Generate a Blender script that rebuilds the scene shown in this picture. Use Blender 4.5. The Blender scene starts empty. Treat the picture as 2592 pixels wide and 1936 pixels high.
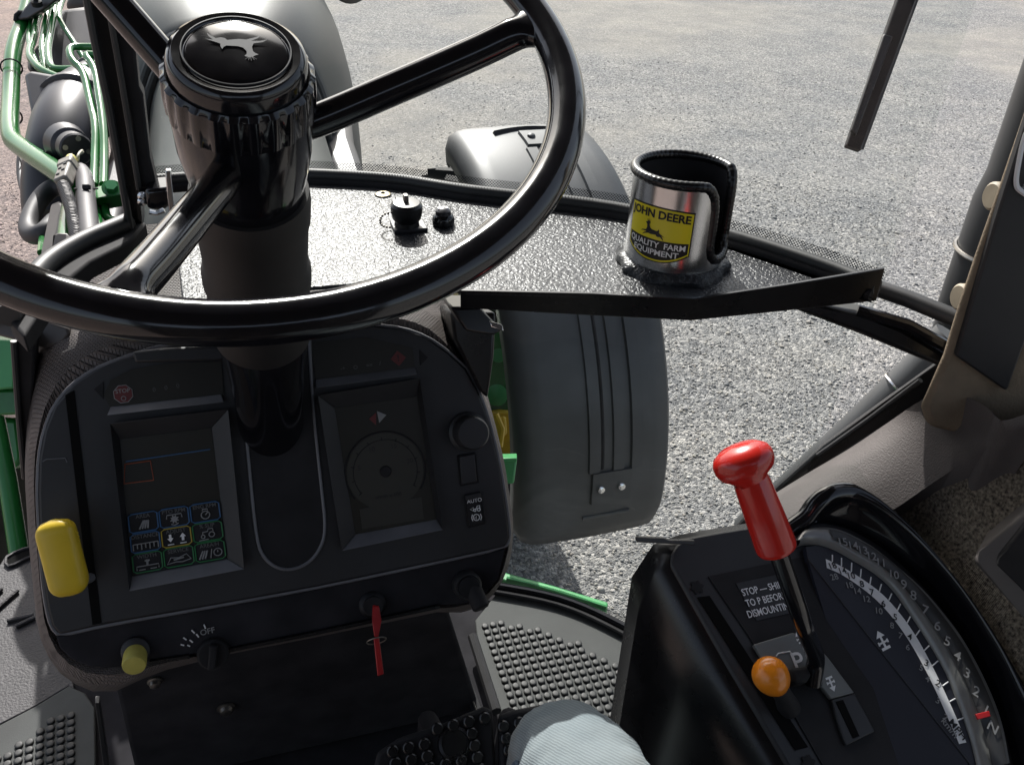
import bpy, bmesh, math, random
import numpy as np
from mathutils import Vector, Matrix
random.seed(7); RNG = np.random.default_rng(7)
scn = bpy.context.scene
COL = scn.collection
V = Vector
# ------------------------------------------------------------------ camera, sky, sun, exposure
FPX, CX, CY = 2220.0, 1296.0, 968.0
_P, _S, _R = (math.radians(a) for a in (32.33, 18.15, 2.56))
CAM = V((0, 0, 2.25))
FW = V((math.sin(_S)*math.cos(_P), math.cos(_S)*math.cos(_P), -math.sin(_P)))
_r0 = V((math.cos(_S), -math.sin(_S), 0)); _u0 = _r0.cross(FW)
RT = _r0*math.cos(_R) + _u0*math.sin(_R); UP = -_r0*math.sin(_R) + _u0*math.cos(_R)
cd = bpy.data.cameras.new('camera'); cam = bpy.data.objects.new('camera', cd); COL.objects.link(cam)
cd.sensor_width = 36; cd.lens = 36*FPX/2592; cd.clip_start = .02; cd.clip_end = 2000
m = Matrix((RT, UP, -FW)).transposed().to_4x4(); m.translation = CAM; cam.matrix_world = m
scn.camera = cam
SUN_AZ, SUN_EL = math.radians(3), math.radians(38)
w = bpy.data.worlds.new('World'); scn.world = w; w.use_nodes = True
nt = w.node_tree; bg = nt.nodes['Background']
sky = nt.nodes.new('ShaderNodeTexSky'); sky.sky_type = 'NISHITA'; sky.sun_disc = False
sky.sun_elevation = SUN_EL; sky.sun_rotation = SUN_AZ; sky.air_density = 1.0; sky.dust_density = 3.0
hs = nt.nodes.new('ShaderNodeHueSaturation'); hs.inputs['Saturation'].default_value = .6; nt.links.new(sky.outputs[0], hs.inputs['Color']); nt.links.new(hs.outputs[0], bg.inputs[0]); bg.inputs[1].default_value = .15
sd = bpy.data.lights.new('sun', 'SUN'); sd.energy = 5.0; sd.angle = math.radians(.6); sd.color = (1, .975, .94)
sun = bpy.data.objects.new('sun', sd); COL.objects.link(sun)
SDIR = V((math.sin(SUN_AZ)*math.cos(SUN_EL), math.cos(SUN_AZ)*math.cos(SUN_EL), math.sin(SUN_EL)))
sun.rotation_euler = (-SDIR).to_track_quat('-Z', 'Y').to_euler(); sun.location = SDIR*30
vs = scn.view_settings; vs.view_transform = 'Standard'; vs.look = 'None'; vs.exposure = .45; vs.gamma = 1; vs.use_curve_mapping = False
scn.cycles.max_bounces = 6; scn.cycles.diffuse_bounces = 3; scn.cycles.glossy_bounces = 3; scn.cycles.transparent_max_bounces = 12; scn.cycles.caustics_reflective = False; scn.cycles.caustics_refractive = False
# ------------------------------------------------------------------ helpers: survey points
def ray(u, v): return FW + RT*((u-CX)/FPX) - UP*((v-CY)/FPX)
def at(u, v, t): return CAM + ray(u, v)*t
def onz(u, v, z): d = ray(u, v); return CAM + d*((z-CAM.z)/d.z)
def ony(u, v, y): d = ray(u, v); return CAM + d*(y/d.y)
def onx(u, v, x): d = ray(u, v); return CAM + d*(x/d.x)
class Frame:
    """a flat face of the cab: origin, right, up and outward normal"""
    def __init__(s, o, ex, n):
        s.o = V(o); s.n = V(n).normalized(); ex = V(ex); s.ex = (ex - s.n*ex.dot(s.n)).normalized(); s.ey = s.n.cross(s.ex)
    def px(s, u, v, h=0):
        d = ray(u, v); o = s.o + s.n*h
        return CAM + d*((o-CAM).dot(s.n)/d.dot(s.n))
    def ab(s, u, v, h=0): q = s.px(u, v, h) - s.o; return q.dot(s.ex), q.dot(s.ey)
    def p(s, a, b, h=0): return s.o + s.ex*a + s.ey*b + s.n*h
def chaikin(p, k=2, closed=True):
    p = [V(q) for q in p]
    for _ in range(k):
        o = []; n = len(p)
        if not closed: o.append(p[0])
        for i in range(n if closed else n-1):
            a, b = p[i], p[(i+1) % n]; o += [a*.75+b*.25, a*.25+b*.75]
        if not closed: o.append(p[-1])
        p = o
    return p
def spline(p, n=8):
    p = [V(q) for q in p]; q = [p[0]*2-p[1]] + p + [p[-1]*2-p[-2]]; o = []
    for i in range(1, len(q)-2):
        for k in range(n):
            t = k/n; a, b, c, d = q[i-1:i+3]
            o.append(.5*((2*b)+(c-a)*t+(2*a-5*b+4*c-d)*t*t+(3*b-a-3*c+d)*t**3))
    return o + [p[-1]]
# ------------------------------------------------------------------ helpers: mesh
class G:
    def __init__(s): s.v = []; s.f = []
    def add(s, v, f):
        b = len(s.v); s.v += [tuple(q) for q in v]; s.f += [tuple(i+b for i in q) for q in f]; return s
    def prism(s, pts, d):
        pts = [V(q) for q in pts]; d = V(d); n = len(pts)
        f = [tuple(range(n)), tuple(range(2*n-1, n-1, -1))] + [(i, i+n, (i+1) % n+n, (i+1) % n) for i in range(n)]
        return s.add(pts + [q+d for q in pts], f)
    def box(s, c, x, y, z):
        c, x, y, z = V(c), V(x), V(y), V(z)
        return s.prism([c-x-y+z, c+x-y+z, c+x+y+z, c-x+y+z], z*-2)
    def tube(s, path, r, n=12, closed=False, caps=True, flat=None):
        path = [V(q) for q in path]; m_ = len(path)
        rs = r if hasattr(r, '__len__') else [r]*m_
        t0 = (path[1]-path[0]).normalized(); nn = t0.orthogonal().normalized()
        if flat is not None: nn = (V(flat) - t0*V(flat).dot(t0)).normalized()
        vv = []
        for i in range(m_):
            a = path[i-1] if (i > 0 or closed) else path[i]; b = path[(i+1) % m_] if (i < m_-1 or closed) else path[i]
            t = (b-a).normalized(); nn = (nn - t*nn.dot(t)).normalized(); bb = t.cross(nn)
            ra = rs[i]; rb = ra
            if isinstance(ra, tuple): ra, rb = ra
            vv += [path[i] + nn*(ra*math.cos(2*math.pi*k/n)) + bb*(rb*math.sin(2*math.pi*k/n)) for k in range(n)]
        ff = []
        for i in range(m_ if closed else m_-1):
            j = (i+1) % m_
            ff += [(i*n+k, i*n+(k+1) % n, j*n+(k+1) % n, j*n+k) for k in range(n)]
        if caps and not closed: ff += [tuple(range(n-1, -1, -1)), tuple((m_-1)*n+k for k in range(n))]
        return s.add(vv, ff)
    def lathe(s, prof, o, ax, n=32, ex=None, caps=True, rmod=None):
        o = V(o); ax = V(ax).normalized(); ex = V(ex) if ex else ax.orthogonal(); ex = (ex-ax*ex.dot(ax)).normalized(); ey = ax.cross(ex)
        vv = []
        for j, (r, h) in enumerate(prof):
            for k in range(n):
                a = 2*math.pi*k/n; rr = r*(rmod(j, a) if rmod else 1)
                vv.append(o + ax*h + ex*(rr*math.cos(a)) + ey*(rr*math.sin(a)))
        m_ = len(prof)
        ff = [(i*n+k, i*n+(k+1) % n, (i+1)*n+(k+1) % n, (i+1)*n+k) for i in range(m_-1) for k in range(n)]
        if caps: ff += [tuple(range(n-1, -1, -1)), tuple((m_-1)*n+k for k in range(n))]
        return s.add(vv, ff)
    def loft(s, secs, closed=True, caps=True):
        n = len(secs[0]); vv = [V(q) for sec in secs for q in sec]; ff = []
        for i in range(len(secs)-1):
            for k in range(n if closed else n-1):
                ff.append((i*n+k, i*n+(k+1) % n, (i+1)*n+(k+1) % n, (i+1)*n+k))
        if caps and closed: ff += [tuple(range(n-1, -1, -1)), tuple((len(secs)-1)*n+k for k in range(n))]
        return s.add(vv, ff)
def link(o, parent):
    COL.objects.link(o)
    if parent is not None:
        o.parent = parent
        if parent.parent is None: o.matrix_parent_inverse = Matrix.Translation(-parent.location)
    return o
def build(name, g, mat, parent=None, smooth=35, bevel=0, seg=2, subsurf=0, solid=0):
    me = bpy.data.meshes.new(name); me.from_pydata(g.v, [], g.f)
    bm = bmesh.new(); bm.from_mesh(me); bmesh.ops.recalc_face_normals(bm, faces=bm.faces); bm.to_mesh(me); bm.free()
    me.materials.append(mat); me.update()
    if smooth:
        me.polygons.foreach_set('use_smooth', [True]*len(me.polygons)); me.set_sharp_from_angle(angle=math.radians(smooth))
    o = bpy.data.objects.new(name, me); link(o, parent)
    if solid: md = o.modifiers.new('thickness', 'SOLIDIFY'); md.thickness = solid; md.offset = -1
    if bevel:
        md = o.modifiers.new('bevel', 'BEVEL'); md.width = bevel; md.segments = seg; md.limit_method = 'ANGLE'; md.angle_limit = math.radians(40)
    if subsurf: md = o.modifiers.new('round', 'SUBSURF'); md.levels = subsurf; md.render_levels = subsurf
    return o
def thing(name, label, cat, loc, group=None):
    o = bpy.data.objects.new(name, None); COL.objects.link(o); o.location = V(loc); o.empty_display_size = .05
    return tag(o, label, cat, group)
def tag(o, label, cat, group=None):
    o['label'] = label; o['category'] = cat
    if group: o['group'] = group
    return o
def struct(o): o['kind'] = 'structure'; return o
def stuff(o): o['kind'] = 'stuff'; return o
def slab(name, fr, pts, h0, h1, mat, parent, bevel=0, **k):
    g = G(); top = [fr.px(u, v, h1) for u, v in pts]
    g.prism(top, fr.n*(h0-h1)); return build(name, g, mat, parent, bevel=bevel, **k)
_tc = {}
def textmesh(body, bold=0):
    k = (body, bold)
    if k in _tc: return _tc[k]
    c = bpy.data.curves.new('t', 'FONT'); c.body = body; c.size = 1; c.align_x = 'CENTER'; c.align_y = 'CENTER'; c.resolution_u = 3; c.offset = bold
    o = bpy.data.objects.new('t', c); COL.objects.link(o)
    dg = bpy.context.evaluated_depsgraph_get(); me = bpy.data.meshes.new_from_object(o.evaluated_get(dg))
    vv = [tuple(q.co) for q in me.vertices]; ff = [tuple(p.vertices) for p in me.polygons]
    bpy.data.objects.remove(o); bpy.data.curves.remove(c); bpy.data.meshes.remove(me)
    _tc[k] = (vv, ff); return _tc[k]
def letter(body, mat, parent, o, ex, ey, size, sx=1.0, bold=.012, name='lettering', warp=None):
    vv, ff = textmesh(body, bold); g = G(); o = V(o) if warp is None else None
    if warp: vv = [warp(x*size*sx, y*size) for x, y, z in vv]
    else: vv = [o + V(ex)*(x*size*sx) + V(ey)*(y*size) for x, y, z in vv]
    g.v = [tuple(q) for q in vv]; g.f = ff
    return build(name, g, mat, parent, smooth=0)
# ------------------------------------------------------------------ materials
def mat(name, col, rough=.5, metal=0, spec=.5, coat=0, noise=0, nscale=40, bump=0, bscale=200, bdist=.001, bkind='noise', var=None, rvar=0, coatr=.05):
    M = bpy.data.materials.new(name); M.use_nodes = True; n = M.node_tree.nodes; l = M.node_tree.links; b = n['Principled BSDF']
    b.inputs['Base Color'].default_value = (*col, 1); b.inputs['Roughness'].default_value = rough; b.inputs['Metallic'].default_value = metal
    b.inputs['Specular IOR Level'].default_value = spec; b.inputs['Coat Weight'].default_value = coat; b.inputs['Coat Roughness'].default_value = coatr
    tc = n.new('ShaderNodeTexCoord'); obj = tc.outputs['Object']
    if noise or var:
        nz = n.new('ShaderNodeTexNoise'); nz.inputs['Scale'].default_value = nscale; nz.inputs['Detail'].default_value = 6; l.new(obj, nz.inputs['Vector'])
        mx = n.new('ShaderNodeMix'); mx.data_type = 'RGBA'
        c2 = var if var else tuple(min(1, c*(1+noise)) for c in col); c1 = col if var else tuple(c*(1-noise) for c in col)
        mx.inputs['A'].default_value = (*c1, 1); mx.inputs['B'].default_value = (*c2, 1)
        mr = n.new('ShaderNodeMapRange'); mr.inputs['From Min'].default_value = .3; mr.inputs['From Max'].default_value = .7
        l.new(nz.outputs['Fac'], mr.inputs['Value']); l.new(mr.outputs[0], mx.inputs['Factor']); l.new(mx.outputs['Result'], b.inputs['Base Color'])
        if rvar:
            m2 = n.new('ShaderNodeMapRange'); m2.inputs['To Min'].default_value = rough-rvar; m2.inputs['To Max'].default_value = rough+rvar
            l.new(nz.outputs['Fac'], m2.inputs['Value']); l.new(m2.outputs[0], b.inputs['Roughness'])
    if bump:
        if bkind == 'voronoi': t = n.new('ShaderNodeTexVoronoi'); t.feature = 'SMOOTH_F1'; out = t.outputs['Distance']
        elif bkind == 'weave':
            t = n.new('ShaderNodeTexBrick'); t.inputs['Mortar Size'].default_value = .09; t.inputs['Mortar Smooth'].default_value = 1; t.inputs['Brick Width'].default_value = .5; t.inputs['Row Height'].default_value = .3
            out = t.outputs['Fac']
        elif bkind == 'wave': t = n.new('ShaderNodeTexWave'); t.inputs['Distortion'].default_value = 1.5; t.bands_direction = 'DIAGONAL'; out = t.outputs['Fac']
        else: t = n.new('ShaderNodeTexNoise'); t.inputs['Detail'].default_value = 3; out = t.outputs['Fac']
        t.inputs['Scale'].default_value = bscale; l.new(obj, t.inputs['Vector'])
        bp = n.new('ShaderNodeBump'); bp.inputs['Strength'].default_value = bump; bp.inputs['Distance'].default_value = bdist
        l.new(out, bp.inputs['Height']); l.new(bp.outputs[0], b.inputs['Normal'])
    return M
M = {}
M['gloss'] = mat('black_gloss', (.006, .006, .008), .13, coat=.25, rvar=.05, noise=.2, nscale=60)
M['frame'] = mat('frame_paint', (.007, .007, .008), .28, noise=.3, nscale=20, rvar=.08)
M['satin'] = mat('black_satin', (.018, .018, .020), .5, bump=.25, bscale=1500, bdist=.0004, noise=.25, nscale=14)
M['matte'] = mat('black_matte', (.016, .0155, .017), .75, spec=.3, noise=.3, nscale=30)
M['void'] = mat('recess_black', (.005, .005, .005), .9, spec=.1)
M['floor'] = mat('floor_black', (.028, .027, .030), .95, spec=.1, noise=.3, nscale=20)
M['boot'] = mat('column_boot', (.011, .010, .010), .6, bump=.2, bscale=1200, bdist=.0004, noise=.2, nscale=30)
M['bezel'] = mat('display_bezel', (.14, .14, .15), .45, bump=.15, bscale=1400, bdist=.0003, noise=.15, nscale=30)  # pale grey; on the lower bezel strips it stands in for skylight
M['glassdark'] = mat('display_face', (.019, .017, .012), .35, spec=.35, noise=.15, nscale=12)
M['pad'] = mat('cowl_vinyl', (.17, .145, .135), .6, bump=1, bscale=150, bdist=.0035, bkind='weave', noise=.2, nscale=25)
M['greyplastic'] = mat('grey_plastic', (.085, .075, .07), .5, bump=.2, bscale=900, bdist=.0005, noise=.15, nscale=20)
M['ledge'] = mat('ledge_vinyl', (.085, .075, .072), .6, spec=.35, bump=.7, bscale=600, bdist=.0009, noise=.2, nscale=12)
M['cloth'] = mat('side_cloth', (.42, .36, .28), .85, spec=.2, bump=1, bscale=190, bdist=.003, bkind='weave', var=(.05, .042, .036), nscale=330)
M['tan'] = mat('tan_trim', (.21, .168, .12), .85, spec=.15, bump=.6, bscale=420, bdist=.0012, noise=.14, nscale=45)
M['tanplug'] = mat('tan_plug', (.34, .29, .21), .6, noise=.12, nscale=60)
M['rubber'] = mat('mat_rubber', (.055, .058, .056), .7, spec=.3, bump=.3, bscale=500, bdist=.0006, noise=.35, nscale=9, rvar=.12)
M['stud'] = mat('stud_rubber', (.014, .0145, .014), .55, noise=.2, nscale=60)
M['platform'] = mat('platform_vinyl', (.036, .033, .035), .6, bump=.7, bscale=260, bdist=.002, noise=.3, nscale=14)
M['seal'] = mat('seal_rubber', (.022, .023, .024), .5, noise=.2, nscale=40)
M['plastgrey'] = mat('fender_plastic', (.055, .058, .060), .5, bump=.15, bscale=600, bdist=.0005, noise=.4, nscale=5, rvar=.06)
M['hood'] = mat('hood_paint', (.03, .036, .034), .5, noise=.15, nscale=4, rvar=.05)
M['steel'] = mat('stainless', (.62, .62, .62), .2, metal=1, bump=.25, bscale=900, bdist=.0002, noise=.12, nscale=30, rvar=.08)
M['chrome'] = mat('bright_metal', (.7, .7, .7), .16, metal=1, noise=.1, nscale=80)
M['brass'] = mat('plated_screw', (.45, .4, .28), .35, metal=1, noise=.1, nscale=80)
M['zinc'] = mat('dull_zinc', (.32, .30, .27), .4, metal=1, noise=.2, nscale=50)
M['green'] = mat('green_paint', (.018, .15, .030), .22, coat=.15, noise=.15, nscale=10, rvar=.06)
M['greenmint'] = mat('green_paint_step', (.06, .30, .10), .35, noise=.12, nscale=10)
M['yellowpaint'] = mat('yellow_paint', (.62, .42, .02), .4, noise=.15, nscale=20)
M['yellow'] = mat('yellow_handle', (.72, .50, .03), .35, bump=.05, noise=.06, nscale=30)
M['yellowknob'] = mat('pale_yellow_knob', (.50, .44, .10), .5, noise=.1, nscale=80)
M['emblem'] = mat('embossed_metal', (.035, .035, .038), .6, metal=1, noise=.2, nscale=90)
M['red'] = mat('red_grip', (.50, .018, .012), .22, coat=.3, noise=.06, nscale=40, rvar=.05)
M['redkey'] = mat('red_tag', (.42, .012, .014), .4, noise=.1, nscale=80)
M['orange'] = mat('orange_knob', (.80, .24, .012), .25, coat=.3, noise=.06, nscale=60)
M['white'] = mat('white_print', (.75, .75, .75), .5)
M['whitedim'] = mat('grey_print', (.24, .24, .24), .6)
M['dimprint'] = mat('faint_print', (.10, .10, .10), .6)
M['blackprint'] = mat('black_print', (.006, .006, .006), .5)
M['decal'] = mat('yellow_decal', (.72, .62, .02), .3, noise=.04, nscale=20)
M['blue'] = mat('blue_print', (.03, .10, .22), .5)
M['greenprint'] = mat('green_print', (.02, .16, .05), .5)
M['yellowprint'] = mat('yellow_print', (.38, .28, .03), .5)
M['orangeprint'] = mat('orange_print', (.30, .06, .02), .5)
M['redprint'] = mat('red_print', (.11, .015, .015), .5)
M['navy'] = mat('quadrant_face', (.013, .0135, .022), .5, noise=.1, nscale=20)
M['lens'] = mat('quadrant_lens', (.20, .20, .19), .28, coat=.6, noise=.2, nscale=30)
M['rangeplate'] = mat('range_plate', (.13, .135, .13), .45, noise=.1, nscale=20)
M['hose'] = mat('hose_rubber', (.05, .047, .05), .55, noise=.25, nscale=20)
M['duct'] = mat('intake_plastic', (.022, .021, .026), .4, noise=.25, nscale=8)
M['connector'] = mat('connector_plastic', (.22, .20, .17), .5, noise=.2, nscale=60)
M['wire'] = mat('wire_sheath', (.4, .38, .3), .5)
M['wireyel'] = mat('yellow_seal', (.55, .5, .15), .5)
M['tyre'] = mat('tyre_rubber', (.03, .028, .026), .85, bump=.4, bscale=60, bdist=.004, noise=.3, nscale=14)
M['brownsoft'] = mat('soft_brown', (.045, .035, .03), .8, noise=.2, nscale=60)

def denim():
    D = mat('washed_denim', (.17, .205, .225), .9, spec=.12, var=(.27, .30, .305), nscale=12)
    n = D.node_tree.nodes; l = D.node_tree.links; b = n['Principled BSDF']
    tc = n.new('ShaderNodeTexCoord'); wv = n.new('ShaderNodeTexWave'); wv.inputs['Scale'].default_value = 185; wv.inputs['Distortion'].default_value = 2; wv.inputs['Detail'].default_value = 2; wv.bands_direction = 'DIAGONAL'
    l.new(tc.outputs['Object'], wv.inputs['Vector'])
    nz = n.new('ShaderNodeTexNoise'); nz.inputs['Scale'].default_value = 9; nz.inputs['Detail'].default_value = 3; l.new(tc.outputs['Object'], nz.inputs['Vector'])
    mr = n.new('ShaderNodeMapRange'); mr.inputs['From Min'].default_value = .54; mr.inputs['From Max'].default_value = .74; mr.inputs['To Max'].default_value = .6; l.new(nz.outputs['Fac'], mr.inputs['Value'])
    mx = n.new('ShaderNodeMix'); mx.data_type = 'RGBA'; mx.inputs['B'].default_value = (.17, .14, .105, 1)
    old = b.inputs['Base Color'].links[0].from_socket; l.new(old, mx.inputs['A']); l.new(mr.outputs[0], mx.inputs['Factor'])
    m2 = n.new('ShaderNodeMix'); m2.data_type = 'RGBA'; m2.blend_type = 'MULTIPLY'; m2.inputs['Factor'].default_value = .17
    l.new(mx.outputs['Result'], m2.inputs['A']); l.new(wv.outputs['Color'], m2.inputs['B']); l.new(m2.outputs['Result'], b.inputs['Base Color'])
    bp = n.new('ShaderNodeBump'); bp.inputs['Strength'].default_value = .35; bp.inputs['Distance'].default_value = .0006; l.new(wv.outputs['Fac'], bp.inputs['Height']); l.new(bp.outputs[0], b.inputs['Normal'])
    return D
M['denim'] = denim()
def hammered():
    H = mat('hammered_paint', (.024, .025, .028), .34, spec=.34)
    n = H.node_tree.nodes; l = H.node_tree.links; b = n['Principled BSDF']; tc = n.new('ShaderNodeTexCoord')
    v1 = n.new('ShaderNodeTexNoise'); v1.inputs['Scale'].default_value = 270; v1.inputs['Detail'].default_value = 1.5; v1.inputs['Distortion'].default_value = .6
    l.new(tc.outputs['Object'], v1.inputs['Vector'])
    mr = n.new('ShaderNodeMapRange'); mr.interpolation_type = 'SMOOTHSTEP'; mr.inputs['From Min'].default_value = .36; mr.inputs['From Max'].default_value = .62; l.new(v1.outputs['Fac'], mr.inputs['Value'])
    bp = n.new('ShaderNodeBump'); bp.inputs['Strength'].default_value = .6; bp.inputs['Distance'].default_value = .0008
    l.new(mr.outputs[0], bp.inputs['Height']); l.new(bp.outputs[0], b.inputs['Normal']); l.new(bp.outputs[0], b.inputs['Coat Normal'])
    return H
M['hammer'] = hammered()
def glass_mat(name, tint, refl=1.0):
    g = bpy.data.materials.new(name); g.use_nodes = True; n = g.node_tree.nodes; l = g.node_tree.links; n.clear()
    out = n.new('ShaderNodeOutputMaterial'); tr = n.new('ShaderNodeBsdfTransparent'); tr.inputs[0].default_value = (*tint, 1)
    gl = n.new('ShaderNodeBsdfGlossy'); gl.inputs['Roughness'].default_value = .02; fr = n.new('ShaderNodeFresnel')
    ge = n.new('ShaderNodeNewGeometry'); io = n.new('ShaderNodeMapRange'); io.inputs['To Min'].default_value = 1.42; io.inputs['To Max'].default_value = 1/1.42
    l.new(ge.outputs['Backfacing'], io.inputs['Value']); l.new(io.outputs[0], fr.inputs['IOR'])
    df = n.new('ShaderNodeBsdfDiffuse'); df.inputs[0].default_value = (.8, .8, .78, 1)
    nz = n.new('ShaderNodeTexNoise'); nz.inputs['Scale'].default_value = 5; nz.inputs['Detail'].default_value = 5
    mr = n.new('ShaderNodeMapRange'); mr.inputs['To Min'].default_value = .004; mr.inputs['To Max'].default_value = .022; l.new(nz.outputs['Fac'], mr.inputs['Value'])
    m0 = n.new('ShaderNodeMixShader'); l.new(mr.outputs[0], m0.inputs[0]); l.new(tr.outputs[0], m0.inputs[1]); l.new(df.outputs[0], m0.inputs[2])
    mx = n.new('ShaderNodeMixShader'); l.new(fr.outputs[0], mx.inputs[0]); l.new(m0.outputs[0], mx.inputs[1]); l.new(gl.outputs[0], mx.inputs[2]); l.new(mx.outputs[0], out.inputs[0])
    return g
M['glass'] = glass_mat('windshield_glass', (.95, .97, .96))
def frit_mat():
    F_ = bpy.data.materials.new('frit_dots'); F_.use_nodes = True; n = F_.node_tree.nodes; l = F_.node_tree.links; b = n['Principled BSDF']
    b.inputs['Base Color'].default_value = (.01, .01, .01, 1); b.inputs['Roughness'].default_value = .5
    a = n.new('ShaderNodeAttribute'); a.attribute_name = 'dots'; 
    sx = n.new('ShaderNodeSeparateXYZ'); l.new(a.outputs['Vector'], sx.inputs[0])
    def s(o): 
        q = n.new('ShaderNodeMath'); q.operation = 'SINE'; l.new(o, q.inputs[0]); return q.outputs[0]
    mu = n.new('ShaderNodeMath'); mu.operation = 'MULTIPLY'; l.new(s(sx.outputs[0]), mu.inputs[0]); l.new(s(sx.outputs[1]), mu.inputs[1])
    gt = n.new('ShaderNodeMath'); gt.operation = 'GREATER_THAN'; l.new(mu.outputs[0], gt.inputs[0]); gt.inputs[1].default_value = .12; l.new(gt.outputs[0], b.inputs['Alpha'])
    return F_
M['frit'] = frit_mat()
def ground_mat():
    g = bpy.data.materials.new('gravel_ground'); g.use_nodes = True; n = g.node_tree.nodes; l = g.node_tree.links; b = n['Principled BSDF']
    b.inputs['Roughness'].default_value = .9; b.inputs['Specular IOR Level'].default_value = .2
    tc = n.new('ShaderNodeTexCoord'); ob = tc.outputs['Object']
    def vor(s, f='F1'): t = n.new('ShaderNodeTexVoronoi'); t.inputs['Scale'].default_value = s; t.feature = f; l.new(ob, t.inputs['Vector']); return t
    def nz(s, d=5): t = n.new('ShaderNodeTexNoise'); t.inputs['Scale'].default_value = s; t.inputs['Detail'].default_value = d; l.new(ob, t.inputs['Vector']); return t
    v1 = vor(75); v2 = vor(150)
    cr = n.new('ShaderNodeValToRGB'); e = cr.color_ramp.elements; e[0].color = (.10, .102, .106, 1); e[1].color = (.45, .44, .43, 1)
    for p, c in ((.3, (.175, .177, .182, 1)), (.6, (.24, .24, .24, 1)), (.85, (.32, .315, .305, 1))): q = e.new(p); q.color = c
    sep = n.new('ShaderNodeSeparateColor'); l.new(v1.outputs['Color'], sep.inputs[0]); l.new(sep.outputs[0], cr.inputs[0])
    big = n.new('ShaderNodeAttribute'); big.attribute_name = 'patch'; mr = n.new('ShaderNodeMapRange'); mr.inputs['To Max'].default_value = 1.0; l.new(big.outputs['Fac'], mr.inputs['Value'])
    mx = n.new('ShaderNodeMix'); mx.data_type = 'RGBA'; mx.inputs['B'].default_value = (.32, .30, .27, 1); l.new(cr.outputs[0], mx.inputs['A'])
    fine = nz(90, 3); mu = n.new('ShaderNodeMath'); mu.operation = 'MULTIPLY'; l.new(mr.outputs[0], mu.inputs[0]); l.new(fine.outputs['Fac'], mu.inputs[1])
    l.new(mu.outputs[0], mx.inputs['Factor']); l.new(mx.outputs['Result'], b.inputs['Base Color'])
    ad = n.new('ShaderNodeMath'); ad.operation = 'ADD'; l.new(v1.outputs['Distance'], ad.inputs[0]); l.new(v2.outputs['Distance'], ad.inputs[1])
    bp = n.new('ShaderNodeBump'); bp.invert = True; bp.inputs['Strength'].default_value = 1; bp.inputs['Distance'].default_value = .006; l.new(ad.outputs[0], bp.inputs['Height']); l.new(bp.outputs[0], b.inputs['Normal'])
    return g
M['ground'] = ground_mat()
def stone_mat():
    g = bpy.data.materials.new('loose_stone'); g.use_nodes = True; n = g.node_tree.nodes; l = g.node_tree.links; b = n['Principled BSDF']; b.inputs['Roughness'].default_value = .75; b.inputs['Specular IOR Level'].default_value = .3
    a = n.new('ShaderNodeAttribute'); a.attribute_name = 'tone'
    cr = n.new('ShaderNodeValToRGB'); e = cr.color_ramp.elements; e[0].color = (.11, .113, .118, 1); e[1].color = (.62, .61, .58, 1)
    for p, c in ((.25, (.18, .182, .187, 1)), (.5, (.26, .26, .258, 1)), (.72, (.31, .29, .26, 1)), (.85, (.40, .39, .375, 1))): q = e.new(p); q.color = c
    l.new(a.outputs['Fac'], cr.inputs[0])
    tc = n.new('ShaderNodeTexCoord'); nz = n.new('ShaderNodeTexNoise'); nz.inputs['Scale'].default_value = 160; l.new(tc.outputs['Object'], nz.inputs['Vector'])
    mx = n.new('ShaderNodeMix'); mx.data_type = 'RGBA'; mx.blend_type = 'MULTIPLY'; mx.inputs['Factor'].default_value = .5; l.new(cr.outputs[0], mx.inputs['A']); l.new(nz.outputs['Color'], mx.inputs['B'])
    mx.inputs['Factor'].default_value = .25; l.new(mx.outputs['Result'], b.inputs['Base Color']); return g
M['stone'] = stone_mat()

def redden(mt):
    n = mt.node_tree.nodes; l = mt.node_tree.links; b = n['Principled BSDF']; src = b.inputs['Base Color'].links[0].from_socket
    tc = n.new('ShaderNodeTexCoord'); sx = n.new('ShaderNodeSeparateXYZ'); l.new(tc.outputs['Object'], sx.inputs[0])
    mr = n.new('ShaderNodeMapRange'); mr.inputs['From Min'].default_value = -.2; mr.inputs['From Max'].default_value = -1.3; l.new(sx.outputs[0], mr.inputs['Value'])
    mx = n.new('ShaderNodeMix'); mx.data_type = 'RGBA'; mx.blend_type = 'MULTIPLY'; mx.inputs['B'].default_value = (1.0, .82, .78, 1); l.new(mr.outputs[0], mx.inputs['Factor'])
    nz = n.new('ShaderNodeTexNoise'); nz.inputs['Scale'].default_value = 1.7; nz.inputs['Detail'].default_value = 7; nz.inputs['Roughness'].default_value = .65; l.new(tc.outputs['Object'], nz.inputs['Vector'])
    cr = n.new('ShaderNodeValToRGB'); cr.color_ramp.elements[0].position = .34; cr.color_ramp.elements[0].color = (.74, .745, .75, 1); cr.color_ramp.elements[1].position = .66; cr.color_ramp.elements[1].color = (1.0, .975, .93, 1); l.new(nz.outputs['Fac'], cr.inputs[0])
    m3 = n.new('ShaderNodeMix'); m3.data_type = 'RGBA'; m3.blend_type = 'MULTIPLY'; m3.inputs['Factor'].default_value = 1; l.new(src, m3.inputs['A']); l.new(cr.outputs[0], m3.inputs['B'])
    m4 = n.new('ShaderNodeMix'); m4.data_type = 'RGBA'; m4.blend_type = 'MULTIPLY'; m4.inputs['Factor'].default_value = 1; m4.inputs['B'].default_value = (1.22, 1.215, 1.20, 1); m4.clamp_factor = False; l.new(m3.outputs['Result'], m4.inputs['A'])
    l.new(m4.outputs['Result'], mx.inputs['A']); l.new(mx.outputs['Result'], b.inputs['Base Color'])
redden(M['ground']); redden(M['stone'])

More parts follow.
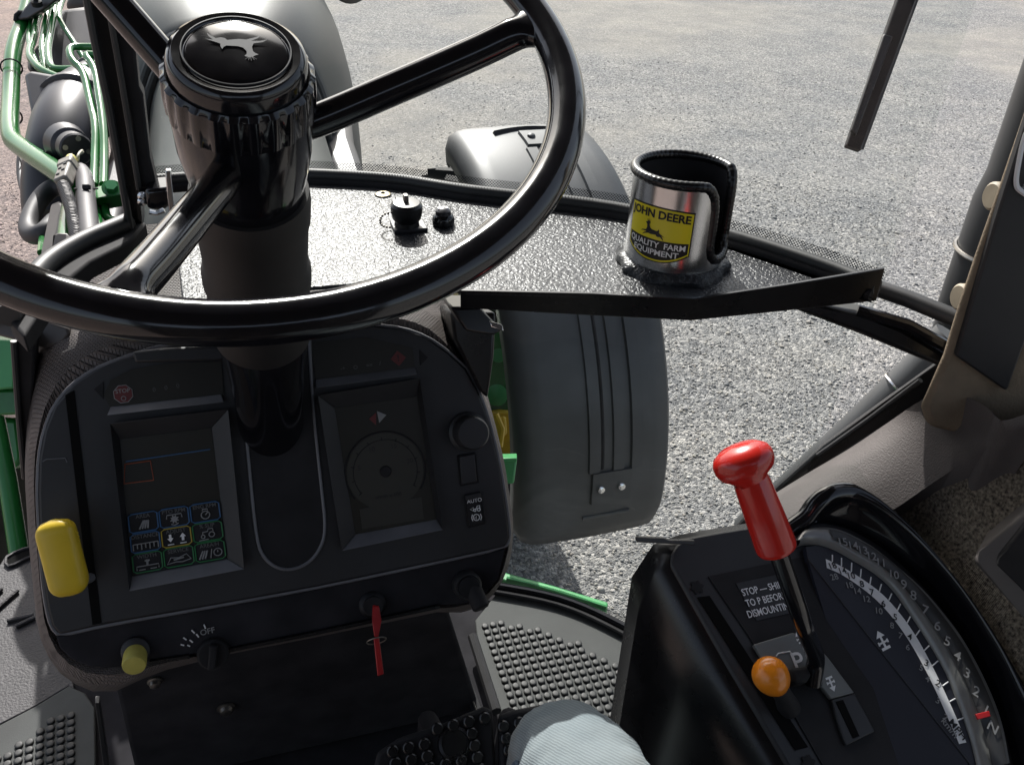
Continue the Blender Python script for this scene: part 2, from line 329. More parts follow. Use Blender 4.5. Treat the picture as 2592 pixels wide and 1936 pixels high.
# ================================================================== GROUND
_ph = RNG.uniform(0, 6.28, (14, 2)); _fr = np.concatenate([RNG.uniform(.25, .9, (7, 2)), RNG.uniform(.9, 3.0, (7, 2))])*RNG.choice([-1, 1], (14, 2))
def lowfreq(x, y):
    # shared by the ground sheet and the loose stones: 0 = loose gravel, 1 = bare packed dirt
    wx = x+.5*np.sin(y*1.3+1)+.3*np.sin(y*3.1); wy = y+.5*np.sin(x*1.1+2)+.3*np.sin(x*2.7)
    v = sum(np.sin(wx*_fr[i, 0]+wy*_fr[i, 1]+_ph[i, 0])*(1.0 if i < 7 else .55) for i in range(14))
    return 1/(1+np.exp(-(v-.6)*1.5))
def relief(x, y): return .012*np.sin(x*1.1+.6*y+.4)+.008*np.sin(2.3*x-1.1*y)+.006*np.sin(.7*x+2.9*y+2)-.006*lowfreq(x, y)-.02
gx = np.concatenate([[-150, -60, -25, -12], np.linspace(-6, 14, 201), [18, 30, 70, 150]]); gy = np.concatenate([[-150, -50, -15, -4], np.linspace(.5, 20.5, 201), [26, 40, 80, 150]])
X_, Y_ = np.meshgrid(gx, gy); Z_ = relief(X_, Y_); vv = np.stack([X_, Y_, Z_], -1).reshape(-1, 3); nx_, ny_ = len(gx), len(gy)
idx = np.arange(nx_*ny_).reshape(ny_, nx_); ff = np.stack([idx[:-1, :-1], idx[:-1, 1:], idx[1:, 1:], idx[1:, :-1]], -1).reshape(-1, 4)
me = bpy.data.meshes.new('ground'); me.from_pydata(vv.tolist(), [], ff.tolist()); at_ = me.attributes.new('patch', 'FLOAT', 'POINT'); at_.data.foreach_set('value', lowfreq(X_, Y_).ravel().astype(np.float32))
me.polygons.foreach_set('use_smooth', [True]*len(me.polygons)); me.materials.append(M['ground']); struct(link(bpy.data.objects.new('ground', me), None))
def gravel():
    ico = bmesh.new(); bmesh.ops.create_icosphere(ico, subdivisions=1, radius=1); bv = np.array([v.co for v in ico.verts]); bf = np.array([[v.index for v in f.verts] for f in ico.faces]); ico.free()
    pts = []
    def zone(n, r0, r1, s0, s1):
        r = np.sqrt(RNG.uniform(r0*r0, r1*r1, n)); a = math.radians(18) + RNG.uniform(-.72, .80, n)
        k = RNG.random(n); s = s0 + (s1-s0)*k**2.2
        pts.append(np.stack([r*np.sin(a), r*np.cos(a), s], 1))
    zone(42000, 1.3, 4.2, .004, .016); zone(30000, 4.2, 7.0, .006, .016); zone(8000, 7, 11, .008, .018)
    zone(900, 1.3, 7, .016, .03)
    P_ = np.concatenate(pts); P_ = P_[RNG.random(len(P_)) > .65*lowfreq(P_[:, 0], P_[:, 1])]; n = len(P_)
    sc = P_[:, 2:3]*np.stack([RNG.uniform(.7, 1.15, n), RNG.uniform(.6, 1, n), RNG.uniform(.3, .5, n)], 1)*.62
    jit = 1 + RNG.uniform(-.28, .28, (n, len(bv), 1)); vv = bv[None]*jit*sc[:, None]
    a = RNG.uniform(0, 6.28, n); b = RNG.normal(0, .35, n); ca, sa, cb, sb = np.cos(a)[:, None], np.sin(a)[:, None], np.cos(b)[:, None], np.sin(b)[:, None]
    x, y, z = vv[..., 0], vv[..., 1], vv[..., 2]; y, z = y*cb-z*sb, y*sb+z*cb; x, y = x*ca-y*sa, x*sa+y*ca
    vv = np.stack([x+P_[:, 0:1], y+P_[:, 1:2], z+sc[:, 2:3]*.4+relief(P_[:, 0:1], P_[:, 1:2])], -1).reshape(-1, 3)
    ff = (bf[None]+np.arange(n)[:, None, None]*len(bv)).reshape(-1, 3)
    me = bpy.data.meshes.new('gravel'); me.vertices.add(len(vv)); me.vertices.foreach_set('co', vv.ravel())
    me.loops.add(ff.size); me.loops.foreach_set('vertex_index', ff.ravel()); me.polygons.add(len(ff))
    me.polygons.foreach_set('loop_start', np.arange(0, ff.size, 3)); me.polygons.foreach_set('loop_total', np.full(len(ff), 3)); me.update(calc_edges=True)
    at_ = me.attributes.new('tone', 'FLOAT', 'POINT'); at_.data.foreach_set('value', np.repeat(RNG.beta(3.2, 3.2, n), len(bv)).astype(np.float32))
    me.materials.append(M['stone']); o = bpy.data.objects.new('gravel', me); COL.objects.link(o); stuff(o)
    o['label'] = 'loose grey crushed stone spread over the yard'; o['category'] = 'gravel'
gravel()
# ================================================================== OUTSIDE: hood, fender, wheel, pipes
def hood_sec(Y, w_, zt, zb, e=.62, n=28):
    o = []
    for k in range(n+1):
        a = math.pi*k/n; c, s_ = math.cos(a), math.sin(a)
        o.append((-w_*math.copysign(abs(c)**e, c), Y, zb+(zt-zb)*abs(s_)**e))
    return o
hood = thing('tractor_hood', 'long dark hood with a glaring highlight running forward beyond the windshield', 'hood', (0, 1.15, 1.3))
g = G(); g.loft([hood_sec(*q) for q in ((1.14, .215, 1.755, 1.3), (1.5, .212, 1.77, 1.3), (1.8, .205, 1.785, 1.3), (2.1, .21, 1.80, 1.3), (2.17, .215, 1.805, 1.3))], closed=False, caps=False)
rear = build('rear_cowl', g, M['hood'], hood, smooth=60, solid=.006)
g = G(); g.tube([V(q)*1.0 for q in hood_sec(2.185, .222, 1.815, 1.3)], .011, 10); build('seam_trim', g, M['seal'], rear)
g = G(); g.tube([V(q) for q in hood_sec(2.235, .238, 1.832, 1.3)], .012, 10); build('seam_trim', g, M['plastgrey'], rear)
g = G(); g.loft([hood_sec(*q) for q in ((2.23, .225, 1.815, 1.2), (2.3, .262, 1.85, 1.2), (2.45, .315, 1.885, 1.2), (2.7, .36, 1.905, 1.2), (3.0, .385, 1.90, 1.2), (3.4, .39, 1.87, 1.2), (3.8, .375, 1.80, 1.2), (4.1, .33, 1.66, 1.2), (4.2, .26, 1.5, 1.2))], closed=False, caps=False)
build('front_cover', g, M['hood'], hood, smooth=60, solid=.006)
g = G(); g.prism([(.19, 1.75, 1.57), (.262, 1.75, 1.57), (.275, 2.2, 1.58), (.36, 3.0, 1.60), (.19, 3.0, 1.60)], (0, 0, -.3)); build('side_screen', g, M['duct'], hood, bevel=.02)
g = G(); g.box((-.262, 1.9, 1.45), (.03, 0, 0), (0, .42, 0), (0, 0, .14)); build('side_screen', g, M['duct'], hood, bevel=.02)
g = G(); g.lathe([(.05, -.05), (.07, -.03), (.075, .03), (.06, .05)], (.42, 3.25, 1.79), (0, 1, 0), 24); build('work_lamp', g, M['plastgrey'], hood)
eng = thing('engine_block', 'dark engine casting filling the space under the hood', 'engine', (0, 1.8, .8))
g = G(); g.box((0, 2.6, 1.08), (.2, 0, 0), (0, 1.5, 0), (0, 0, .2)); build('crankcase', g, M['matte'], eng, bevel=.03)
g = G(); g.box((0, 2.6, .80), (.24, 0, 0), (0, 1.6, 0), (0, 0, .1)); build('frame_rail', g, M['green'], eng, bevel=.02)

# ---- right front fender
FYC, FZC, FR = 2.30, .80, .735
def fpt(x, a, dr=0): return V((x, FYC-(FR+dr)*math.cos(a), FZC+(FR+dr)*math.sin(a)))
FX0, FX1 = .553, .948
FXS = -.036
fend = thing('front_fender', 'grey plastic arched fender over the right front wheel, seen past the shelf', 'fender', (.78, 2.3, .05))
prof = [(FX0-.004, -.085), (FX0-.006, -.045), (FX0+.004, -.014), (FX0+.03, .0), (FX0+.06, .004), (.75, .008), (FX1-.05, .004), (FX1-.012, -.002), (FX1, -.016), (FX1+.001, -.04)]
secs = []
A0, A1 = math.radians(-9), math.radians(101)
for i in range(41):
    t = i/40; a = A0+(A1-A0)*t; sec = []
    for x, dr in prof:
        e0 = max(0, 1-t/.055); e1 = max(0, (t-.93)/.07)
        xx = .75+(x-.75)*(1-.06*e0**2-.10*e1**2); sec.append(fpt(xx, a, dr-.012*e0-.03*e1**2))
    secs.append(sec)
g = G(); g.loft(secs, closed=False, caps=False); shell = build('shell', g, M['plastgrey'], fend, smooth=50, solid=.006)
for x in [x-.036 for x in (.795, .845, .893)]:
    ps = [fpt(x, math.radians(d), .004) for d in range(9, 82, 3)]
    g = G(); g.tube(ps, (lambda k: [(.006, .006)]*k)(len(ps)), 8); build('rib', g, M['matte'], fend)
for x in [x-.036 for x in (.755, .819, .868)]:
    a0, a1 = math.radians(8.6), math.radians(80); secs = []
    for i in range(27):
        a = a0+(a1-a0)*i/26; secs.append([fpt(x, a, .002), fpt(x+.004, a, .0135), fpt(x+.032, a, .0135), fpt(x+.036, a, .002)])
    g = G(); g.loft(secs); build('raised_band', g, M['plastgrey'], fend, smooth=30)
for d0, d1, nm in ((1.5, 8.5, 1), (81, 88, 2)):
    secs = []
    for i in range(5):
        a = math.radians(d0+(d1-d0)*i/4); secs.append([fpt(.729, a, .004), fpt(.732, a, .016), fpt(.836, a, .016), fpt(.839, a, .004)])
    g = G(); g.loft(secs); pl = build('mount_plate', g, M['plastgrey'], fend, smooth=30)
    for x in (.754, .809):
        a = math.radians((d0+d1)/2); o = fpt(x, a, .014); nn = (o-V((x, FYC, FZC))).normalized()
        g = G(); g.lathe([(.0115, 0), (.0115, .003), (.009, .008), (.004, .0105)], o, nn, 14); build('bolt_head', g, M['chrome'] if nm == 1 else M['plastgrey'], pl)
ps = [fpt(x, math.radians(-2), .006) for x in (.715, .76, .82, .842)]; g = G(); g.tube(ps, .006, 8); build('rib', g, M['plastgrey'], fend)
secs = [[fpt(.665+.2*i/8, math.radians(88+2*math.sin(math.pi*i/8)), .004), fpt(.665+.2*i/8, math.radians(88.6+2*math.sin(math.pi*i/8)), .017), fpt(.665+.2*i/8, math.radians(90+2*math.sin(math.pi*i/8)), .004)] for i in range(9)]
g = G(); g.loft(secs); build('crest_lip', g, M['matte'], fend)
g = G(); g.box((.56, 2.06, 1.37), (.03, 0, 0), (0, .05, .01), (0, 0, .03)); build('support_arm', g, M['zinc'], fend, bevel=.006)
wheel = thing('rolling_tyre', 'right front tyre with a yellow rim under the fender', 'tyre', (.78, 2.72, .0))
g = G(); g.lathe([(.36, -.16), (.50, -.185), (.585, -.17), (.607, -.12), (.615, 0), (.607, .12), (.585, .17), (.50, .185), (.36, .16)], (.79, 2.72, .63), (1, 0, 0), 56, caps=False); ty = build('tyre', g, M['tyre'], wheel, smooth=40)
for k in range(30):
    a = 2*math.pi*k/30
    for s_ in (-1, 1):
        c = V((.79+s_*.085, 2.72+.615*math.cos(a+s_*.05), .63+.615*math.sin(a+s_*.05))); rr = V((0, math.cos(a), math.sin(a))); tt = V((s_*.55, -math.sin(a), math.cos(a))).normalized()
        g = G(); g.box(c, V((s_, 0, 0)).lerp(tt*-1, .35).normalized()*.085, tt*.02, rr*.022); build('lug', g, M['tyre'], ty, smooth=0)
g = G(); g.lathe([(.39, -.15), (.39, -.13), (.34, -.10), (.33, .02), (.12, .06), (.11, .0), (.04, -.02)], (.79, 2.72, .63), (1, 0, 0), 40); rim = build('rim', g, M['yellowpaint'], wheel)
g = G(); g.lathe([(.13, -.2), (.13, -.05), (.17, -.03), (.17, .02)], (.79, 2.72, .63), (1, 0, 0), 28); build('hub', g, M['yellowpaint'], rim)
axle = thing('front_axle', 'green front axle casting between hood and right front wheel', 'axle', (.4, 2.3, .5))
g = G(); g.tube([(0, 2.3, .72), (.3, 2.3, .71), (.52, 2.3, .70)], [.12, .10, .08], 16); build('beam', g, M['green'], axle)
g = G(); g.lathe([(.11, -.2), (.13, -.15), (.13, .15), (.10, .22)], (.55, 2.28, .78), (0, 0, 1), 20); build('knuckle', g, M['green'], axle)
g = G(); g.prism([at(u, v, 2.42) for u, v in ((1200, 830), (1300, 830), (1305, 960), (1296, 1045), (1200, 1050))], FW*.05); sp = build('support_plate', g, M['green'], axle, bevel=.008)
g = G(); g.lathe([(.03, 0), (.03, .012), (.015, .018)], at(1258, 1000, 2.41), -FW, 16); build('boss', g, M['greenmint'], axle)
g = G(); g.lathe([(.02, 0), (.02, .012)], at(1262, 900, 2.41), -FW, 14); build('boss', g, M['greenmint'], axle)
g = G(); g.prism([at(u, v, 2.40) for u, v in ((1200, 1046), (1262, 1036), (1300, 1040), (1300, 1200), (1200, 1200))], FW*.06); ya = build('steering_arm', g, M['yellowpaint'], axle, bevel=.01)
g = G(); g.prism([at(u, v, 2.38) for u, v in ((1236, 1064), (1280, 1052), (1284, 1100), (1256, 1112), (1240, 1090))], FW*.03); build('arm_lug', g, M['yellowpaint'], axle, bevel=.008)
g = G(); g.tube([at(1252, 1050, 2.37), at(1268, 1086, 2.37), at(1262, 1130, 2.37)], .012, 10); build('arm_rib', g, M['yellowpaint'], axle)
# ---- small green pieces ahead of the glass
c = at(1284, 1193, 1.62)
brk = thing('green_bracket', 'small bright green box bracket between instrument console and fender', 'bracket', c)
g = G(); g.prism([at(1250, 1166, 1.6), at(1309, 1163, 1.6), at(1301, 1224, 1.6), at(1250, 1226, 1.6)], FW*.09); build('plate', g, M['greenmint'], brk, bevel=.004)
g = G(); g.prism([at(1250, 1160, 1.598), at(1309, 1158, 1.598), at(1308, 1170, 1.598), at(1250, 1172, 1.598)], FW*.095); build('flange', g, M['greenmint'], brk, bevel=.002)
c = onz(1410, 1500, 1.10)
stp = thing('step_edge', 'mint green step edge just outside the bottom of the windshield', 'step', c)
edge = [(1180, 1400), (1285, 1449), (1400, 1480), (1541, 1523), (1533, 1546), (1400, 1505), (1283, 1473), (1180, 1425)]
g = G(); g.prism([onz(u, v, 1.11) for u, v in edge], (0, 0, -.05)); build('tread', g, M['greenmint'], stp, bevel=.004)
g = G(); g.tube([onz(1283, 1463, 1.113), onz(1400, 1494, 1.113), onz(1536, 1536, 1.113)], .004, 8); build('rolled_lip', g, M['greenmint'], stp)
g = G(); g.prism([onz(u, v, 1.05) for u, v in ((1606, 1580), (1660, 1490), (1700, 1480), (1690, 1590), (1630, 1640))], (0, 0, -.05))
tag(build('green_corner_plate', g, M['green'], None, bevel=.005), 'dark green corner plate outside, beside the right control console', 'plate')

# ---- left side of the engine: pipes, duct, hoses
def pipe(name, pts, r, mt, label, cat, group=None, rad=None, n=14, bend=2):
    ps = [at(*p) for p in pts]
    if bend: ps = chaikin(ps, bend, False)
    g = G(); g.tube(ps, r, n); o = build(name, g, mt, None, smooth=60); return tag(o, label, cat, group)
gp = 'green pipes left of the hood'
tk = thing('coolant_pipe', 'thick pale green pipe running down the far left edge', 'pipe', at(25, 340, 2.0), gp)
ps = chaikin([at(*p) for p in ((85, -60, 2.45), (70, 20, 2.35), (57, 62, 2.3), (31, 130, 2.2), (28, 240, 2.1), (22, 345, 1.9), (50, 372, 1.85), (150, 438, 1.66), (175, 458, 1.62))], 2, False)
g = G(); g.tube(ps, .0195, 20); tb = build('tube', g, M['green'], tk)
for u, v, t in ((29, 172, 2.15), (27, 296, 2.04)):
    c = at(u, v, t); d = (at(u, v+20, t-.02)-c).normalized(); g = G(); g.tube([c+(d.orthogonal().normalized()*math.cos(a)+d.cross(d.orthogonal().normalized())*math.sin(a))*.0235 for a in [k*math.pi/10 for k in range(20)]], .002, 6, closed=True); build('clip_wire', g, M['matte'], tk)
pipe('hydraulic_pipe', ((100, 40, 2.3), (93, 55, 2.28), (88, 95, 2.2), (70, 137, 2.1), (90, 165, 2.05), (105, 178, 2.03), (150, 198, 2.0), (185, 203, 1.98)), .0085, M['green'], 'thin green pipe leftmost in the bundle, bending right across the black tank', 'pipe', gp)
pipe('hydraulic_pipe', ((84, 40, 2.32), (78, 65, 2.28), (72, 100, 2.2), (82, 140, 2.13), (95, 165, 2.1), (122, 200, 2.07), (142, 222, 2.06)), .007, M['green'], 'thin green pipe tucked behind the leftmost one of the bundle', 'pipe', gp)
pipe('hydraulic_pipe', ((128, 0, 2.35), (122, 30, 2.3), (110, 90, 2.2), (106, 125, 2.14), (112, 165, 2.1), (118, 190, 2.07), (140, 215, 2.05)), .0085, M['green'], 'straight green pipe third from the left in the bundle', 'pipe', gp)
pipe('hydraulic_pipe', ((146, -8, 2.33), (139, 25, 2.28), (126, 95, 2.18), (120, 130, 2.12), (127, 174, 2.06), (160, 177, 2.05), (230, 172, 2.03)), .0085, M['green'], 'green pipe turning right along the tank top below the clamp plate', 'pipe', gp)
pipe('hydraulic_pipe', ((168, -20, 2.36), (157, 5, 2.32), (147, 42, 2.25), (160, 68, 2.22), (195, 120, 2.18), (225, 172, 2.14)), .0062, M['green'], 'thinnest green pipe slanting right in front of the black tank', 'pipe', gp)
pipe('hydraulic_pipe', ((260, 120, 1.9), (205, 119, 1.9), (174, 120, 1.88), (179, 152, 1.85), (212, 180, 1.83), (228, 260, 1.76), (243, 318, 1.7), (240, 400, 1.64), (238, 470, 1.58)), .0078, M['green'], 'green pipe with a square bend, left one of the pair beside the post', 'pipe', gp)
pipe('hydraulic_pipe', ((275, 138, 1.86), (240, 140, 1.86), (213, 137, 1.86), (240, 172, 1.83), (247, 215, 1.79), (262, 318, 1.7), (264, 400, 1.64), (262, 468, 1.58)), .0078, M['green'], 'green pipe of the pair closest to the black post', 'pipe', gp)
pipe('hydraulic_pipe', ((240, 515, 1.56), (243, 545, 1.52), (255, 595, 1.46)), .0085, M['green'], 'short green pipe dropping from the bolted clamp block', 'pipe', gp)
pipe('hydraulic_pipe', ((264, 515, 1.56), (267, 545, 1.53), (278, 558, 1.52), (320, 568, 1.52), (345, 572, 1.52)), .0078, M['green'], 'short green pipe elbowing right under the clamp block', 'pipe', gp)
pipe('hydraulic_pipe', ((186, 460, 1.7), (178, 500, 1.6), (172, 540, 1.5), (166, 600, 1.4), (162, 660, 1.32)), .0125, M['green'], 'pale green tube running down beside the corrugated loom', 'pipe', gp)
cb = thing('clamp_block', 'green clamp block with a hex bolt beside the black post', 'clamp', at(270, 495, 1.58))
g = G(); g.prism([at(234, 475, 1.555), at(300, 458, 1.57), (at(306, 492, 1.53)), at(234, 505, 1.515)], V((0, .035, -.035))); bk = build('block', g, M['green'], cb, bevel=.004)
c = at(283, 478, 1.535); nn = (CAM-c).normalized().lerp(V((0, 0, 1)), .5).normalized()
g = G(); g.lathe([(.0165, 0), (.0165, .003)], c, nn, 20); build('washer', g, M['green'], cb)
g = G(); g.lathe([(.0105, .003), (.0105, .012)], c, nn, 6); build('hex_head', g, M['greenmint'], cb, smooth=0)
# clamp plate at top left
cp = thing('clamp_plate', 'black plate clamping the green pipes at the top left corner', 'clamp', at(90, 30, 2.3))
g = G(); g.prism([at(u, v, 2.27-.0006*(u-40)) for u, v in ((40, 52), (70, 50), (112, 25), (160, -12), (150, -40), (100, -30), (60, 22))], V((0, .05, -.012))); build('plate', g, M['duct'], cp, bevel=.006)
g = G(); g.tube([at(u, v, 2.27) for u, v in ((40, 54), (41, 40), (50, 32), (66, 34))], .006, 8); build('clip', g, M['matte'], cp)
g = G(); g.lathe([(.013, 0), (.013, .012), (.006, .014), (.006, .022)], at(95, 15, 2.22), (0, -.3, 1), 12); build('bolt', g, M['matte'], cp)
# black tank / air box
bx_ = thing('air_box', 'black moulded box behind the green pipes', 'box', at(170, 200, 2.3))
tpx = [(150, 22), (230, 12), (262, 30), (272, 215), (62, 180), (64, 145), (130, 60)]
g = G(); g.prism([at(u, v, 2.36-.0009*v) for u, v in tpx], V((0, .25, -.12))); build('upper_shell', g, M['duct'], bx_, bevel=.03, seg=3)
g = G(); g.prism([at(u, v, 2.10-.0006*v) for u, v in ((58, 190), (75, 178), (180, 196), (230, 200), (170, 300), (88, 330), (80, 310))], V((.03, .15, -.1))); build('lower_shell', g, M['duct'], bx_, bevel=.02, seg=3)
for a_, b_ in (((145, 106), (235, 102)), ((133, 140), (225, 138))):
    g = G(); g.tube([at(a_[0], a_[1], 2.285), at(b_[0], b_[1], 2.285)], .006, 8); build('rib', g, M['duct'], bx_)
g = G(); g.prism([at(u, v, 2.6) for u, v in ((160, 25), (175, -20), (240, -20), (260, 25))], V((0, .2, -.05))); tag(build('filter_cap', g, M['ledge'], None, bevel=.02), 'pale cover at the top edge beside the black post', 'cover')
# intake duct with elbow
du = thing('intake_duct', 'big bulging black intake elbow left of the black post', 'duct', at(150, 330, 1.9))
ps = spline([at(*p) for p in ((275, 205, 2.15), (245, 228, 2.1), (202, 268, 2.03), (176, 325, 1.95), (158, 395, 1.90), (140, 480, 1.88), (130, 560, 1.86))], 6)
rs = [.046+.032*math.sin(math.pi*min(1, (i+6)/len(ps)*.8)) for i in range(len(ps))]; g = G(); g.tube(ps, rs, 28); body = build('elbow', g, M['duct'], du, smooth=60)
i = 13; d = (ps[i+1]-ps[i-1]).normalized(); g = G(); g.lathe([(rs[i]+.001, -.012), (rs[i]+.008, -.007), (rs[i]+.009, .007), (rs[i]+.001, .012)], ps[i], d, 36); build('collar', g, M['duct'], du)
i = 4; g = G(); d = (ps[i+1]-ps[i-1]).normalized(); g.lathe([(rs[i]+.001, -.012), (rs[i]+.007, -.007), (rs[i]+.007, .007), (rs[i]+.001, .012)], ps[i], d, 36); build('collar', g, M['greyplastic'], du)
sc_ = at(178, 370, 1.74); ax = (at(212, 388, 1.66)-sc_).normalized()
g = G(); g.lathe([(.042, -.04), (.036, 0), (.028, .006), (.028, .016), (.031, .017), (.031, .052), (.028, .056)], sc_, ax, 28); sn = build('sensor_body', g, M['duct'], du)
e1 = ax.orthogonal().normalized(); e2 = ax.cross(e1)
for k in range(4):
    a = k*math.pi/2+.5; g = G(); g.lathe([(.005, .054), (.005, .0585)], sc_+(e1*math.cos(a)+e2*math.sin(a))*.021, ax, 10); build('rivet', g, M['zinc'], sn)
pipe('sensor_wire', ((208, 382, 1.655), (200, 388, 1.63), (196, 402, 1.62), (186, 408, 1.63), (178, 416, 1.66)), .0026, M['wire'], 'thin cream wire looping from the sensor to the plug, upper one', 'wire')
pipe('sensor_wire', ((210, 386, 1.655), (198, 390, 1.63), (198, 410, 1.62), (186, 420, 1.64), (180, 424, 1.66)), .0026, M['wire'], 'thin cream wire from the sensor to the plug, lower one', 'wire')
# hoses
pipe('rubber_hose', ((52, 395, 2.05), (50, 440, 2.0), (62, 490, 1.9), (88, 535, 1.86), (105, 575, 1.84)), .008, M['hose'], 'thin black hose curving down the left, in front of the gravel', 'hose')
pipe('rubber_hose', ((170, 470, 1.72), (130, 475, 1.72), (100, 505, 1.7), (78, 545, 1.66), (70, 580, 1.63), (82, 598, 1.6), (112, 590, 1.58), (140, 560, 1.62)), .0175, M['hose'], 'black hose making a loose loop at the far left', 'hose')
pipe('rubber_hose', ((175, 460, 1.75), (190, 432, 1.68), (206, 432, 1.62), (216, 460, 1.56), (218, 510, 1.47), (224, 570, 1.37), (232, 640, 1.28)), .0155, M['hose'], 'thick grey hose beside the green clamp block', 'hose')
def loom():
    ps = chaikin([at(*p) for p in ((160, 470, 1.5), (172, 500, 1.46), (184, 540, 1.4), (193, 590, 1.34), (205, 650, 1.27))], 3, False)
    out = [];
    L = [0]
    for a_, b_ in zip(ps, ps[1:]): L.append(L[-1]+(b_-a_).length)
    n = int(L[-1]/.0022); rr = []
    for k in range(n):
        s_ = L[-1]*k/(n-1); j = max(0, min(len(ps)-2, next((q for q in range(len(L)-1) if L[q+1] >= s_), len(ps)-2))); out.append(ps[j].lerp(ps[j+1], (s_-L[j])/(L[j+1]-L[j]+1e-9))); rr.append(.0092+.0016*(1 if k % 3 else -1))
    g = G(); g.tube(out, rr, 12); tag(build('wiring_loom', g, M['duct'], None, smooth=30), 'corrugated black cable sleeve below the beige plug', 'cable')
loom()
plug = thing('wiring_plug', 'beige cable connector lying on the thick green pipe', 'connector', at(166, 440, 1.55))
ax = (at(178, 408, 1.6)-at(158, 470, 1.52)); L_ = ax.length; ax = ax.normalized(); o = at(158, 470, 1.52); sd_ = ax.cross(FW).normalized(); up_ = sd_.cross(ax)
g = G(); g.box(o+ax*L_*.42, sd_*.0125, ax*L_*.34, up_*.012); build('housing', g, M['connector'], plug, bevel=.004)
g = G(); g.box(o+ax*L_*.78, sd_*.0145, ax*L_*.13, up_*.014); build('collar', g, M['connector'], plug, bevel=.004)
g = G(); g.lathe([(.010, L_*.9), (.009, L_*1.12)], o, ax, 14); build('wire_seal', g, M['wireyel'], plug)
for k in range(4): g = G(); g.box(o+ax*L_*(.25+.12*k)-up_*.0125+sd_*(.004*(-1)**k), sd_*.003, ax*.002, up_*.0015); build('latch', g, M['duct'], plug, smooth=0)
c = at(218, 478, 1.51); g = G(); d = V((.05, .3, .95)).normalized(); e1 = d.orthogonal().normalized(); e2 = d.cross(e1)
g.tube([c+(e1*math.cos(k*math.pi/8)+e2*math.sin(k*math.pi/8))*.0178 for k in range(16)], .0018, 6, closed=True); zt_ = thing('cable_tie', 'black cable tie knotted round the thick grey hose', 'tie', c); build('strap', g, M['matte'], zt_)
g = G(); g.box(at(219, 474, 1.475), RT*.006, UP*.004, FW*.004); build('tie_head', g, M['matte'], zt_, bevel=.001)
# grey shield under the hoses
g = G(); g.prism([at(u, v, t) for u, v, t in ((128, 515, 1.62), (150, 506, 1.6), (205, 560, 1.42), (205, 700, 1.3), (95, 740, 1.35), (103, 640, 1.5))], V((0, .02, -.05))); tag(build('heat_shield', g, M['greyplastic'], None, bevel=.006), 'flat grey shield panel below the hoses at left', 'panel')
g = G(); g.tube([at(*p) for p in ((118, 560, 1.66), (108, 590, 1.6), (103, 640, 1.5))], .006, 8); tag(build('shield_edge', g, M['green'], None), 'dark green edge strip along the grey shield', 'strip')
# ---- far left below: green frame, tyre
gb = thing('loader_frame', 'green steel frame pieces outside at the far left edge', 'frame', at(10, 1000, 1.9))
g = G(); g.prism([at(u, v, 1.75) for u, v in ((-120, 850), (36, 862), (38, 985), (-120, 1000))], V((0, .2, -.06))); build('box_beam', g, M['greenmint'], gb, bevel=.006)
g = G(); g.prism([at(u, v, 1.80) for u, v in ((-120, 990), (40, 985), (50, 1050), (-120, 1060))], V((0, .15, -.05))); build('gusset', g, M['green'], gb, bevel=.006)
g = G(); g.lathe([(.05, -.06), (.06, -.04), (.06, .04), (.05, .06)], at(30, 1120, 1.95), (.8, .3, 0), 20); build('pivot', g, M['green'], gb)
g = G(); g.prism([at(u, v, 1.85) for u, v in ((-80, 1050), (45, 1060), (56, 1160), (40, 1190), (-60, 1150))], V((0, .1, -.05))); build('gusset', g, M['green'], gb, bevel=.01)
g = G(); g.tube([at(-12, 1060, 1.7), at(20, 1220, 1.66), at(48, 1400, 1.62), at(58, 1470, 1.6)], .017, 12); build('brace', g, M['green'], gb)
g = G(); g.lathe([(.3, -.1), (.44, -.13), (.47, -.08), (.47, .08), (.44, .13), (.3, .1)], at(-130, 1350, 2.3), (.95, -.2, .1), 40); tag(build('rear_tyre', g, M['tyre'], None, smooth=40), 'brown dusty tyre edge at the far left border', 'tyre')
# ================================================================== CAB SHELL
ZT, ZF = 1.892, 1.15
TC = spline([V((x, y, 0)) for x, y in ((-.125, 1.03), (0, 1.035), (.062, 1.024), (.167, .986), (.248, .931), (.39, .850), (.48, .755), (.538, .665), (.562, .61))], 6)
def gl(i, z, off=0):
    k = (ZT-z)/(ZT-ZF); k = k if k > 0 else k*.35; q = TC[i] if isinstance(i, int) else i
    a = TC[max(0, i-1)]; b = TC[min(len(TC)-1, i+1)]; t = (b-a).normalized(); nn = V((-t.y, t.x, 0))
    return V((q.x+.035*k, q.y+.130*k, z)) + nn*off
N = len(TC)
ws = thing('windshield', 'large curved clear windshield pane in front of the driver', 'windshield', (.3, .95, ZF))
zs = [1.155, 1.4, 1.65, 1.9, 2.15, 2.4, 2.62]
g = G(); g.loft([[gl(i, z) for i in range(N)] for z in zs], closed=False, caps=False); build('pane', g, M['glass'], ws, smooth=80)
def frit(z0, z1, i0=0, i1=N, off=-.003):
    me = bpy.data.meshes.new('frit_band'); vv = []; ff = []; uv = []; s_ = 0
    for i in range(i0, i1):
        if i > i0: s_ += (gl(i, z0)-gl(i-1, z0)).length
        for z in (z0, z1): vv.append(tuple(gl(i, z, off))); uv.append((s_*2*math.pi/.0034, z*2*math.pi/.0034, 0))
    ff = [(2*k, 2*k+2, 2*k+3, 2*k+1) for k in range(i1-i0-1)]
    me.from_pydata(vv, [], ff); at_ = me.attributes.new('dots', 'FLOAT_VECTOR', 'POINT'); at_.data.foreach_set('vector', np.array(uv, dtype=np.float32).ravel()); me.materials.append(M['frit'])
    link(bpy.data.objects.new('frit_band', me), ws)
frit(1.906, 1.915); frit(1.165, 1.175)
sl = thing('windshield_seal', 'black rubber seal curving along the far edge of the shelf', 'seal', (.3, .9, 1.89))
